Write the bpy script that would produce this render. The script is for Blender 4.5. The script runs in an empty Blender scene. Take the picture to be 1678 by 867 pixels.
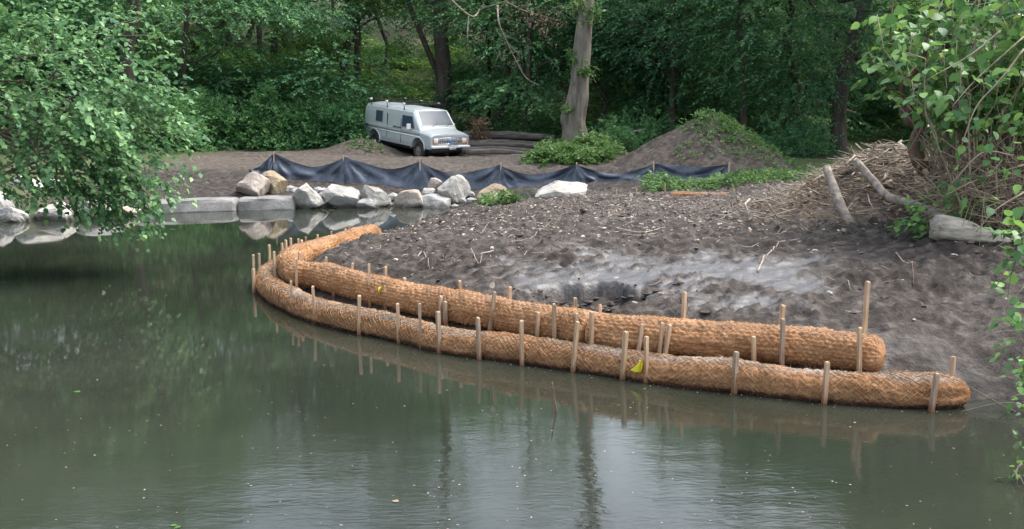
import bpy, bmesh, math, random
import numpy as np
from mathutils import Vector, Matrix, Euler

R = math.radians
rng = np.random.default_rng(7)
random.seed(7)
SC = bpy.context.scene
COL = SC.collection

# ------------------------------------------------------------------ camera, sky, sun, exposure
FPX, PITCH, CAMH = 1630.0, R(8.98), 2.8
cam_d = bpy.data.cameras.new('camera'); cam = bpy.data.objects.new('camera', cam_d); COL.objects.link(cam)
cam.location = (0, 0, CAMH); cam.rotation_euler = (math.pi / 2 - PITCH, 0, 0)
cam_d.sensor_width = 36.0; cam_d.lens = 36.0 * FPX / 1678.0
cam_d.clip_start = 0.05; cam_d.clip_end = 2000
SC.camera = cam

SUN_EL, SUN_AZ = R(56), R(72)      # azimuth measured from +Y (away from the camera) towards +X
world = bpy.data.worlds.new('World'); SC.world = world; world.use_nodes = True
wn, wl = world.node_tree.nodes, world.node_tree.links
wn.clear()
wo = wn.new('ShaderNodeOutputWorld'); wb = wn.new('ShaderNodeBackground'); sky = wn.new('ShaderNodeTexSky')
hsv = wn.new('ShaderNodeHueSaturation'); hsv.inputs['Saturation'].default_value = 0.55
sky.sky_type = 'NISHITA'; sky.sun_disc = False; sky.sun_elevation = SUN_EL; sky.sun_rotation = SUN_AZ
sky.air_density = 1.3; sky.dust_density = 4.0; sky.ozone_density = 1.0
wb.inputs['Strength'].default_value = 0.15
wl.new(sky.outputs[0], hsv.inputs['Color']); wl.new(hsv.outputs[0], wb.inputs['Color']); wl.new(wb.outputs[0], wo.inputs['Surface'])
sun_d = bpy.data.lights.new('sun', 'SUN'); sun = bpy.data.objects.new('sun', sun_d); COL.objects.link(sun)
sun_d.energy = 1.3; sun_d.angle = R(35); sun_d.color = (1.0, 0.975, 0.93)
sdir = Vector((math.sin(SUN_AZ) * math.cos(SUN_EL), math.cos(SUN_AZ) * math.cos(SUN_EL), math.sin(SUN_EL)))
sun.rotation_euler = sdir.to_track_quat('Z', 'Y').to_euler()
SC.view_settings.view_transform = 'Standard'; SC.view_settings.look = 'None'
SC.view_settings.exposure = 1.95; SC.view_settings.gamma = 1.0
try: SC.view_settings.use_curve_mapping = False
except Exception: pass
SC.render.engine = 'CYCLES'
SC.cycles.max_bounces = 6; SC.cycles.diffuse_bounces = 3; SC.cycles.glossy_bounces = 3; SC.cycles.transmission_bounces = 3
SC.cycles.use_denoising = True

# ------------------------------------------------------------------ measuring rays (photo pixels to places)
CP, SP = math.cos(PITCH), math.sin(PITCH)
def ray(u, v):
    a, b = (u - 839.0) / FPX, -(v - 433.5) / FPX
    return np.array([a, CP + b * SP, -SP + b * CP])
def PX(u, v, y):
    r = ray(u, v); t = y / r[1]
    return np.array([r[0] * t, y, CAMH + r[2] * t])
def PZ(u, v, z):
    r = ray(u, v); t = (z - CAMH) / r[2]
    return np.array([r[0] * t, r[1] * t, z])

# ------------------------------------------------------------------ helpers
def nrm(a): return a / np.maximum(np.linalg.norm(a, axis=-1, keepdims=True), 1e-9)
def tag(o, label=None, cat=None, group=None, kind=None):
    if label: o['label'] = label
    if cat: o['category'] = cat
    if group: o['group'] = group
    if kind: o['kind'] = kind
    return o
def thing(name, loc, label=None, cat=None, group=None, rot=(0, 0, 0)):
    o = bpy.data.objects.new(name, None); COL.objects.link(o)
    o.location = loc; o.rotation_euler = rot; o.empty_display_size = 0.2
    return tag(o, label, cat, group)
def link(name, me, parent=None, loc=(0, 0, 0)):
    o = bpy.data.objects.new(name, me); COL.objects.link(o); o.location = loc
    if parent: o.parent = parent
    return o
def make_mesh(name, V, F, mat=None, smooth=True, attrs=None):
    """V (n,3); F either an (m,k) array or a list of lists."""
    me = bpy.data.meshes.new(name)
    V = np.asarray(V, dtype=np.float32)
    if isinstance(F, np.ndarray):
        m, k = F.shape
        me.vertices.add(len(V)); me.vertices.foreach_set('co', V.ravel())
        me.loops.add(m * k); me.loops.foreach_set('vertex_index', F.astype(np.int32).ravel())
        me.polygons.add(m); me.polygons.foreach_set('loop_start', np.arange(0, m * k, k, dtype=np.int32))
        me.update(calc_edges=True)
    else:
        me.from_pydata([tuple(map(float, v)) for v in V], [], F); me.update()
    me.polygons.foreach_set('use_smooth', np.full(len(me.polygons), smooth))
    for nm, (dom, arr) in (attrs or {}).items():
        at = me.attributes.new(nm, 'FLOAT', dom); at.data.foreach_set('value', np.asarray(arr, dtype=np.float32))
    if mat: me.materials.append(mat)
    return me
def obj(name, V, F, mat, parent=None, smooth=True, attrs=None, local=False):
    """vertices given in world space unless local; under a parent they are moved to its origin"""
    V = np.asarray(V, dtype=float)
    if parent is not None and not local: V = V - np.array(parent.location)
    return link(name, make_mesh(name, V, F, mat, smooth, attrs), parent)

class MB:
    def __init__(s): s.v = []; s.f = []; s.n = 0; s.t = []
    def add(s, V, F, t=0.0):
        V = np.asarray(V, float); s.v.append(V)
        for f in F: s.f.append([int(i) + s.n for i in f]); s.t.append(t)
        s.n += len(V); return s
    def box(s, c, d, rot=None, t=0.0, taper=1.0):
        c = np.array(c, float); h = np.array(d, float) / 2
        P = np.array([[x, y, z] for z in (-1, 1) for y in (-1, 1) for x in (-1, 1)], float) * h
        P[4:, :2] *= taper
        if rot is not None: P = P @ np.array(rot).T
        return s.add(P + c, [[0, 2, 3, 1], [4, 5, 7, 6], [0, 1, 5, 4], [2, 6, 7, 3], [0, 4, 6, 2], [1, 3, 7, 5]], t)
    def tube(s, path, rad, k=8, t=0.0, cap=True, wob=0.0):
        V, F = tube(path, rad, k, cap, wob); return s.add(V, F, t)
    def build(s, name, mat, parent=None, smooth=True, local=False, tint=False):
        V = np.concatenate(s.v)
        return obj(name, V, s.f, mat, parent, smooth, {'tint': ('FACE', s.t)} if tint else None, local)

def tube(path, rad, k=8, cap=True, wob=0.0, rs=None):
    P = np.asarray(path, float); n = len(P); rad = np.broadcast_to(np.asarray(rad, float), (n,))
    T = nrm(np.gradient(P, axis=0))
    up = np.array([0, 0, 1.0]) if abs(T[0][2]) < 0.9 else np.array([1.0, 0, 0])
    N = nrm(np.cross(T[0], up)); V = []
    for i in range(n):
        N = nrm(N - T[i] * np.dot(N, T[i])); B = np.cross(T[i], N)
        for j in range(k):
            a = 2 * math.pi * j / k
            r = rad[i] * (1 + (wob * (rng.random() - 0.5) if wob else 0))
            V.append(P[i] + (N * math.cos(a) + B * math.sin(a)) * r)
    F = [[i * k + j, i * k + (j + 1) % k, (i + 1) * k + (j + 1) % k, (i + 1) * k + j] for i in range(n - 1) for j in range(k)]
    if cap: F.append(list(range(k))[::-1]); F.append([(n - 1) * k + j for j in range(k)])
    return np.array(V), F

def catmull(P, step):
    P = np.asarray(P, float); Q = np.vstack([2 * P[0] - P[1], P, 2 * P[-1] - P[-2]]); out = []
    for i in range(1, len(Q) - 2):
        p0, p1, p2, p3 = Q[i - 1], Q[i], Q[i + 1], Q[i + 2]
        for t in np.linspace(0, 1, 24, endpoint=False):
            out.append(0.5 * ((2 * p1) + (-p0 + p2) * t + (2 * p0 - 5 * p1 + 4 * p2 - p3) * t * t + (-p0 + 3 * p1 - 3 * p2 + p3) * t ** 3))
    out.append(P[-1]); out = np.array(out)
    L = np.concatenate([[0], np.cumsum(np.linalg.norm(np.diff(out, axis=0), axis=1))])
    s = np.linspace(0, L[-1], max(3, int(L[-1] / step) + 1))
    return np.stack([np.interp(s, L, out[:, k]) for k in range(out.shape[1])], 1)

def _h(ix, iy, seed):
    h = (ix.astype(np.int64) * 374761393 + iy.astype(np.int64) * 668265263 + seed * 974634777) & 0xFFFFFFFF
    h = ((h ^ (h >> 13)) * 1274126177) & 0xFFFFFFFF
    return ((h ^ (h >> 16)) & 0xFFFFFF) / float(0xFFFFFF)
def vnoise(x, y, seed=0):
    x = np.asarray(x, float); y = np.asarray(y, float)
    ix, iy = np.floor(x), np.floor(y); fx, fy = x - ix, y - iy
    fx = fx * fx * (3 - 2 * fx); fy = fy * fy * (3 - 2 * fy)
    a = _h(ix, iy, seed); b = _h(ix + 1, iy, seed); c = _h(ix, iy + 1, seed); d = _h(ix + 1, iy + 1, seed)
    return (a * (1 - fx) + b * fx) * (1 - fy) + (c * (1 - fx) + d * fx) * fy
def fbm(x, y, o=4, seed=0, gain=0.5):
    s = 0; a = 1; t = 0
    for i in range(o): s = s + a * vnoise(x * 2 ** i + 17.3 * i, y * 2 ** i - 9.1 * i, seed + i); t += a; a *= gain
    return s / t
def ridged(x, y, o=4, seed=0):
    s = 0; a = 1; t = 0
    for i in range(o): s = s + a * (1 - np.abs(2 * vnoise(x * 2 ** i + 7.7 * i, y * 2 ** i, seed + i) - 1)); t += a; a *= 0.5
    return s / t
def worley(x, y, seed=0):
    ix, iy = np.floor(x), np.floor(y); d = np.full(np.shape(x), 9.0)
    for ox in (-1, 0, 1):
        for oy in (-1, 0, 1):
            cx, cy = ix + ox, iy + oy
            d = np.minimum(d, (cx + _h(cx, cy, seed) - x) ** 2 + (cy + _h(cx, cy, seed + 7) - y) ** 2)
    return np.sqrt(d)
def sstep(a, b, x):
    t = np.clip((x - a) / (b - a), 0, 1); return t * t * (3 - 2 * t)

# ------------------------------------------------------------------ materials
def new_mat(name):
    m = bpy.data.materials.new(name); m.use_nodes = True
    nt = m.node_tree; return m, nt.nodes, nt.links, nt.nodes['Principled BSDF']
def texco(n, l, scale=(1, 1, 1), kind='Object'):
    tc = n.new('ShaderNodeTexCoord'); mp = n.new('ShaderNodeMapping'); mp.inputs['Scale'].default_value = scale
    l.new(tc.outputs[kind], mp.inputs['Vector']); return mp.outputs['Vector']
def noise_node(n, l, vec, scale, detail=4, rough=0.55, dist=0.0):
    k = n.new('ShaderNodeTexNoise'); k.inputs['Scale'].default_value = scale; k.inputs['Detail'].default_value = detail
    k.inputs['Roughness'].default_value = rough; k.inputs['Distortion'].default_value = dist
    if vec is not None: l.new(vec, k.inputs['Vector'])
    return k.outputs['Fac']
def ramp(n, l, fac, stops):
    r = n.new('ShaderNodeValToRGB'); e = r.color_ramp.elements
    while len(e) < len(stops): e.new(0.5)
    for i, (p, c) in enumerate(stops):
        e[i].position = p; e[i].color = (c, c, c, 1) if isinstance(c, (int, float)) else (*c, 1)
    l.new(fac, r.inputs['Fac']); return r.outputs['Color']
def mixc(n, l, fac, a, b):
    m = n.new('ShaderNodeMix'); m.data_type = 'RGBA'
    for s, v in ((m.inputs[0], fac), (m.inputs[6], a), (m.inputs[7], b)):
        if hasattr(v, 'node'): l.new(v, s)
        else: s.default_value = v if isinstance(v, (int, float)) else (*v, 1)
    return m.outputs[2]
def math_node(n, l, op, a, b=None, clamp=False):
    m = n.new('ShaderNodeMath'); m.operation = op; m.use_clamp = clamp
    for i, v in enumerate((a, b)):
        if v is None: continue
        if hasattr(v, 'node'): l.new(v, m.inputs[i])
        else: m.inputs[i].default_value = v
    return m.outputs[0]
def attr(n, name):
    a = n.new('ShaderNodeAttribute'); a.attribute_name = name; return a.outputs['Fac']
def bump(n, l, p, h, strength, dist):
    b = n.new('ShaderNodeBump'); b.inputs['Strength'].default_value = strength; b.inputs['Distance'].default_value = dist
    l.new(h, b.inputs['Height']); l.new(b.outputs['Normal'], p.inputs['Normal'])
def simple(name, c1, c2, scale=8, rough=0.7, bs=0.3, bd=0.01, stretch=(1, 1, 1), spec=0.5, metal=0.0, objvar=0.0, detail=5):
    m, n, l, p = new_mat(name); v = texco(n, l, stretch)
    f = noise_node(n, l, v, scale, detail, 0.6)
    c = ramp(n, l, f, [(0.3, c1), (0.7, c2)])
    if objvar:
        oi = n.new('ShaderNodeObjectInfo'); h = n.new('ShaderNodeHueSaturation')
        l.new(math_node(n, l, 'ADD', math_node(n, l, 'MULTIPLY', oi.outputs['Random'], objvar), 1 - objvar / 2), h.inputs['Value'])
        l.new(c, h.inputs['Color']); c = h.outputs[0]
    l.new(c, p.inputs['Base Color']); p.inputs['Roughness'].default_value = rough
    p.inputs['Specular IOR Level'].default_value = spec; p.inputs['Metallic'].default_value = metal
    if bs: bump(n, l, p, f, bs, bd)
    return m
def leaf_mat(name, dark, mid, top_tone, transl=0.3, rough=0.5, spec=0.2):
    m, n, l, p = new_mat(name)
    oi = n.new('ShaderNodeObjectInfo')
    t = math_node(n, l, 'FRACT', math_node(n, l, 'ADD', attr(n, 'tint'), math_node(n, l, 'MULTIPLY', oi.outputs['Random'], 1.0)))
    # triangle wave keeps the wrap-around smooth
    t = math_node(n, l, 'ABSOLUTE', math_node(n, l, 'SUBTRACT', math_node(n, l, 'MULTIPLY', t, 2.0), 1.0))
    c = ramp(n, l, t, [(0.0, dark), (0.55, mid), (0.93, top_tone), (1.0, tuple(min(1, x * 1.15) for x in top_tone))])  # tone picked at random per leaf, deepest to palest
    l.new(c, p.inputs['Base Color']); p.inputs['Roughness'].default_value = rough; p.inputs['Specular IOR Level'].default_value = spec
    tr = n.new('ShaderNodeBsdfTranslucent'); h = n.new('ShaderNodeHueSaturation'); h.inputs['Value'].default_value = 1.35; h.inputs['Hue'].default_value = 0.485
    l.new(c, h.inputs['Color']); l.new(h.outputs[0], tr.inputs['Color'])
    mx = n.new('ShaderNodeMixShader'); mx.inputs[0].default_value = transl
    l.new(p.outputs[0], mx.inputs[1]); l.new(tr.outputs[0], mx.inputs[2]); l.new(mx.outputs[0], n['Material Output'].inputs['Surface'])
    return m

M = {}
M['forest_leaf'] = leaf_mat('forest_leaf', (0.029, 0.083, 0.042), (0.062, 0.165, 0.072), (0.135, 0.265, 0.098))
M['forest_leaf_sun'] = leaf_mat('forest_leaf_sunlit', (0.06, 0.14, 0.038), (0.11, 0.24, 0.055), (0.20, 0.34, 0.07))  # yellower copy of the forest leaf with backlit sunlight painted into its colour
M['bush_leaf'] = leaf_mat('bush_leaf', (0.04, 0.105, 0.045), (0.08, 0.185, 0.075), (0.17, 0.30, 0.11), rough=0.45, spec=0.25)
M['knot_leaf'] = leaf_mat('knotweed_leaf', (0.05, 0.13, 0.04), (0.085, 0.20, 0.06), (0.17, 0.30, 0.07), rough=0.42, spec=0.3)
M['weed_leaf'] = leaf_mat('weed_leaf', (0.05, 0.115, 0.035), (0.09, 0.18, 0.055), (0.17, 0.27, 0.09))
M['shrub_leaf'] = leaf_mat('shrub_leaf', (0.04, 0.115, 0.045), (0.07, 0.18, 0.068), (0.12, 0.25, 0.09))
M['yellow_leaf'] = leaf_mat('yellow_leaf', (0.45, 0.42, 0.03), (0.6, 0.55, 0.04), (0.7, 0.65, 0.08))
M['dead_leaf'] = leaf_mat('dead_leaf', (0.10, 0.07, 0.045), (0.18, 0.13, 0.085), (0.28, 0.21, 0.14), transl=0.1, rough=0.8, spec=0.2)
M['bark'] = simple('bark_dark', (0.035, 0.03, 0.026), (0.09, 0.078, 0.066), 7, 0.9, 0.8, 0.03, (1, 1, 0.2), 0.2)
M['bark_pale'] = simple('bark_pale', (0.07, 0.061, 0.05), (0.22, 0.197, 0.165), 7, 0.9, 1.0, 0.05, (1, 1, 0.22), 0.2, detail=9)
M['twig'] = simple('twig', (0.10, 0.08, 0.06), (0.22, 0.185, 0.14), 9, 0.85, 0.3, 0.005, (1, 1, 1), 0.25)
M['cane'] = simple('cane', (0.15, 0.115, 0.08), (0.38, 0.31, 0.23), 5, 0.7, 0.2, 0.004, (1, 1, 0.3), 0.3)
M['deadwood'] = simple('deadwood', (0.10, 0.08, 0.065), (0.33, 0.285, 0.24), 9, 0.85, 0.9, 0.02, (1, 1, 1), 0.3, objvar=0.4)
M['white_wood'] = simple('bleached_wood', (0.18, 0.15, 0.11), (0.47, 0.43, 0.375), 9, 0.75, 0.6, 0.015, (0.5, 2, 2), 0.3)
M['rotten_wood'] = simple('rotten_wood', (0.10, 0.05, 0.028), (0.25, 0.14, 0.08), 9, 0.9, 0.8, 0.02, (0.4, 2, 2), 0.2)
M['red_bark'] = simple('red_bark', (0.06, 0.032, 0.024), (0.17, 0.11, 0.085), 10, 0.8, 0.7, 0.015, (1, 1, 0.5), 0.3)
M['fallen_log'] = simple('fallen_log', (0.045, 0.038, 0.034), (0.15, 0.13, 0.115), 6, 0.9, 0.8, 0.03, (0.3, 1.5, 1.5), 0.2)
M['debris_pale'] = simple('wood_chip_pale', (0.14, 0.11, 0.085), (0.46, 0.40, 0.345), 2.5, 0.8, 0.2, 0.004, (1, 1, 1), 0.3, detail=2)
M['debris_dark'] = simple('wood_chip_dark', (0.035, 0.029, 0.025), (0.15, 0.12, 0.10), 2.5, 0.85, 0.2, 0.004, (1, 1, 1), 0.3, detail=2)

# terrain: mud, wet slicks, pale track, forest litter
def ground_mat():
    m, n, l, p = new_mat('ground')
    v = texco(n, l, (1, 1, 1))
    big = noise_node(n, l, v, 0.9, 6, 0.6); med = noise_node(n, l, v, 6, 6, 0.6); fine = noise_node(n, l, v, 42, 3, 0.55)
    mudc = ramp(n, l, med, [(0.34, (0.014, 0.0112, 0.0095)), (0.5, (0.034, 0.0278, 0.0238)), (0.68, (0.080, 0.066, 0.057))])
    wetc = ramp(n, l, med, [(0.3, (0.034, 0.031, 0.030)), (0.7, (0.074, 0.070, 0.070))])
    c = mixc(n, l, attr(n, 'wet'), mudc, wetc)
    trk = ramp(n, l, med, [(0.3, (0.045, 0.037, 0.031)), (0.7, (0.135, 0.112, 0.094))])
    c = mixc(n, l, attr(n, 'track'), c, trk)
    top_tone = ramp(n, l, med, [(0.25, (0.03, 0.026, 0.018)), (0.55, (0.075, 0.058, 0.04)), (0.8, (0.13, 0.095, 0.065))])
    grs = ramp(n, l, fine, [(0.25, (0.025, 0.05, 0.016)), (0.75, (0.07, 0.115, 0.03))])
    top_tone = mixc(n, l, ramp(n, l, big, [(0.42, 0.0), (0.56, 1.0)]), top_tone, grs)
    c = mixc(n, l, attr(n, 'forest'), c, top_tone)
    l.new(c, p.inputs['Base Color'])
    rr = ramp(n, l, fine, [(0.3, 0.30), (0.7, 0.52)])
    rough = mixc(n, l, attr(n, 'wet'), ramp(n, l, big, [(0.35, 0.72), (0.65, 0.92)]), rr)
    l.new(rough, p.inputs['Roughness'])
    l.new(mixc(n, l, attr(n, 'wet'), (0.22, 0.22, 0.22), (0.5, 0.5, 0.5)), p.inputs['Specular IOR Level'])
    hgt = math_node(n, l, 'ADD', math_node(n, l, 'MULTIPLY', med, 1.0), math_node(n, l, 'MULTIPLY', fine, 0.14))
    b = n.new('ShaderNodeBump'); b.inputs['Distance'].default_value = 0.06
    l.new(math_node(n, l, 'SUBTRACT', 1.0, math_node(n, l, 'MULTIPLY', attr(n, 'wet'), 0.45)), b.inputs['Strength'])
    l.new(hgt, b.inputs['Height']); l.new(b.outputs['Normal'], p.inputs['Normal'])
    return m
M['ground'] = ground_mat()

def water_mat():
    m, n, l, p = new_mat('pond_water')
    v = texco(n, l, (1, 1.7, 1)); v2 = texco(n, l, (1, 2.4, 1))
    a = noise_node(n, l, v, 1.6, 3, 0.5); b = noise_node(n, l, v2, 9, 4, 0.55, 0.4)
    # breezier water near the camera, still water by the far rocks
    sep = n.new('ShaderNodeSeparateXYZ'); tc = n.new('ShaderNodeTexCoord'); l.new(tc.outputs['Object'], sep.inputs[0])
    mr = n.new('ShaderNodeMapRange'); l.new(sep.outputs['Y'], mr.inputs[0])
    mr.inputs[1].default_value = 6.2; mr.inputs[2].default_value = 9.5; mr.inputs[3].default_value = 0.28; mr.inputs[4].default_value = 0.03
    h = math_node(n, l, 'ADD', a, math_node(n, l, 'MULTIPLY', b, 0.32))
    bp = n.new('ShaderNodeBump'); bp.inputs['Distance'].default_value = 0.018
    l.new(math_node(n, l, 'MULTIPLY', mr.outputs[0], 1.0), bp.inputs['Strength'])
    l.new(h, bp.inputs['Height']); l.new(bp.outputs['Normal'], p.inputs['Normal'])
    silt = noise_node(n, l, texco(n, l, (1, 1, 1)), 0.35, 3)
    l.new(ramp(n, l, silt, [(0.35, (0.013, 0.0165, 0.0115)), (0.65, (0.023, 0.026, 0.0195))]), p.inputs['Base Color'])
    p.inputs['Roughness'].default_value = 0.02; p.inputs['IOR'].default_value = 1.36
    return m
M['water'] = water_mat()

def coir_mat(name='coir', k=(1, 1, 1)):
    m, n, l, p = new_mat(name); kk = lambda c: tuple(a * b for a, b in zip(c, k))
    v = texco(n, l, (1, 1, 1)); f1 = noise_node(n, l, v, 70, 4, 0.7); f2 = noise_node(n, l, v, 5, 4, 0.6)
    c = ramp(n, l, f1, [(0.25, kk((0.115, 0.051, 0.023))), (0.5, kk((0.27, 0.137, 0.065))), (0.75, kk((0.43, 0.252, 0.135)))])
    c2 = ramp(n, l, f1, [(0.3, kk((0.10, 0.043, 0.018))), (0.7, kk((0.285, 0.138, 0.062)))])
    c = mixc(n, l, ramp(n, l, f2, [(0.4, 0.0), (0.65, 1.0)]), c, c2)
    mudc = ramp(n, l, f2, [(0.3, (0.12, 0.098, 0.082)), (0.7, (0.25, 0.20, 0.165))])
    c = mixc(n, l, attr(n, 'mud'), c, mudc)
    c = mixc(n, l, attr(n, 'soak'), c, (0.05, 0.022, 0.016))
    l.new(c, p.inputs['Base Color']); p.inputs['Roughness'].default_value = 0.9; p.inputs['Specular IOR Level'].default_value = 0.15
    bump(n, l, p, f1, 0.8, 0.008)
    return m
M['coir'] = coir_mat()
M['coir_dry'] = coir_mat('coir_dry', (1.25, 1.3, 1.35))
M['twine'] = simple('coir_twine', (0.15, 0.085, 0.043), (0.30, 0.19, 0.105), 30, 0.9, 0.2, 0.002, spec=0.1)

def stake_mat():
    m, n, l, p = new_mat('stake_wood')
    v = texco(n, l, (6, 6, 0.5)); f = noise_node(n, l, v, 9, 5, 0.6)
    c = ramp(n, l, f, [(0.3, (0.25, 0.155, 0.092)), (0.7, (0.50, 0.36, 0.24))])
    oi = n.new('ShaderNodeObjectInfo')
    g = ramp(n, l, f, [(0.3, (0.10, 0.082, 0.062)), (0.7, (0.28, 0.24, 0.19))])
    c = mixc(n, l, ramp(n, l, oi.outputs['Random'], [(0.5, 0.0), (1.0, 0.8)]), c, g)
    # foot of the stake soaked dark where it stands in water and mud
    soak = attr(n, 'soak')
    c = mixc(n, l, soak, c, (0.14, 0.055, 0.022))
    l.new(c, p.inputs['Base Color']); p.inputs['Roughness'].default_value = 0.75; p.inputs['Specular IOR Level'].default_value = 0.3
    bump(n, l, p, f, 0.3, 0.003); return m
M['stake'] = stake_mat()
M['fence_stake'] = simple('fence_stake', (0.28, 0.2, 0.13), (0.48, 0.37, 0.26), 9, 0.8, 0.2, 0.003, (5, 5, 0.5))
M['fabric'] = simple('silt_fabric', (0.020, 0.027, 0.041), (0.055, 0.072, 0.105), 14, 0.5, 0.15, 0.004, spec=0.6)

def rock_mat(name, a, b, c):
    m, n, l, p = new_mat(name)
    v = texco(n, l, (1, 1, 1)); f = noise_node(n, l, v, 2.2, 8, 0.62); g = noise_node(n, l, v, 22, 5, 0.65)
    k = ramp(n, l, f, [(0.25, a), (0.5, b), (0.75, c)])
    k = mixc(n, l, ramp(n, l, g, [(0.3, 0.45), (0.55, 0.0)]), k, a)
    k = mixc(n, l, math_node(n, l, 'MULTIPLY', attr(n, 'soak'), 0.8), k, (0.06, 0.055, 0.045))
    l.new(k, p.inputs['Base Color']); p.inputs['Roughness'].default_value = 0.85; p.inputs['Specular IOR Level'].default_value = 0.3
    bump(n, l, p, math_node(n, l, 'ADD', f, math_node(n, l, 'MULTIPLY', g, 0.3)), 0.7, 0.06); return m
M['rock_grey'] = rock_mat('rock_grey', (0.163, 0.155, 0.141), (0.281, 0.274, 0.259), (0.385, 0.377, 0.363))
M['rock_white'] = rock_mat('rock_white', (0.222, 0.204, 0.174), (0.37, 0.351, 0.318), (0.474, 0.451, 0.414))
M['rock_pink'] = rock_mat('rock_pink', (0.196, 0.157, 0.133), (0.342, 0.288, 0.248), (0.455, 0.401, 0.364))
M['rock_tan'] = rock_mat('rock_tan', (0.163, 0.126, 0.081), (0.281, 0.222, 0.148), (0.355, 0.311, 0.244))
M['rock_dark'] = rock_mat('rock_dark', (0.03, 0.035, 0.025), (0.06, 0.062, 0.05), (0.11, 0.105, 0.09))
M['slab'] = rock_mat('slab_stone', (0.096, 0.092, 0.089), (0.185, 0.178, 0.17), (0.259, 0.252, 0.244))

# ------------------------------------------------------------------ plan of the shore
UP = catmull([PZ(u, v, 0.38)[:2] for u, v in
     [(1452, 581), (1350, 568), (1250, 560), (1150, 554), (1050, 548), (980, 541), (920, 530), (850, 519), (780, 507), (700, 492), (640, 479), (570, 463), (520, 449)]]
     + [(-3.05, 14.35), (-3.35, 14.95), (-3.52, 15.6), (-3.5, 16.4), (-3.32, 17.2), (-3.05, 18.2), (-2.7, 19.6)], 0.05)
_wl = [PZ(u, v, 0.0)[:2] for u, v in
     [(1600, 672), (1500, 671), (1400, 664), (1300, 655), (1200, 643), (1100, 633), (1000, 617), (900, 603), (800, 589), (740, 581), (690, 571), (620, 554), (560, 542), (500, 524), (450, 502)]]
_wl = np.array(_wl)
_tn = nrm(np.gradient(_wl, axis=0)); _wl = _wl + np.stack([_tn[:, 1], -_tn[:, 0]], 1) * -0.0
_nn = np.stack([_tn[:, 1], -_tn[:, 0]], 1)
_nn = _nn * np.sign(_nn[:, 1:2])          # inland = away from the camera
_low = [tuple(p) for p in (_wl + _nn * 0.17)]
LOW = catmull(_low + [(-3.72, 15.0), (-3.92, 15.7), (-3.95, 16.5), (-3.82, 17.4), (-3.55, 18.4), (-3.15, 19.6)], 0.05)

POND = np.array([tuple(p) for p in LOW[::4]] + [(-2.75, 21.2), (-2.35, 23.0), (-1.9, 25.0), (-1.5, 27.0), (-1.7, 28.2), (-2.6, 28.5), (-4.2, 28.2), (-5.9, 27.9),
     (-7.2, 27.6), (-8.6, 27.0), (-10, 26.3), (-11.2, 25.0), (-12.6, 24.2), (-13.0, 22), (-11.8, 19), (-11.3, 15), (-11.5, 8), (-11, 3), (-6, 1.2), (0, 1.0), (5, 1.2), (6.2, 4), (5.9, 7), (5.2, 8.6), (4.75, 9.25)])
def shore_dist(x, y):
    """signed distance to the pond edge, positive on land"""
    sh = np.shape(x); x = np.ravel(x).astype(float); y = np.ravel(y).astype(float)
    d = np.full(x.shape, 1e9); ins = np.zeros(x.shape, bool)
    for (ax, ay), (bx, by) in zip(POND, np.roll(POND, -1, axis=0)):
        ex, ey = bx - ax, by - ay; L2 = ex * ex + ey * ey + 1e-12
        t = np.clip(((x - ax) * ex + (y - ay) * ey) / L2, 0, 1)
        d = np.minimum(d, (x - ax - t * ex) ** 2 + (y - ay - t * ey) ** 2)
        c = (ay > y) != (by > y)
        with np.errstate(divide='ignore', invalid='ignore'):
            ins ^= c & (x < ex * (y - ay) / (by - ay if by != ay else 1e-9) + ax)
    d = np.sqrt(d); return np.where(ins, -d, d).reshape(sh)

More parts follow.
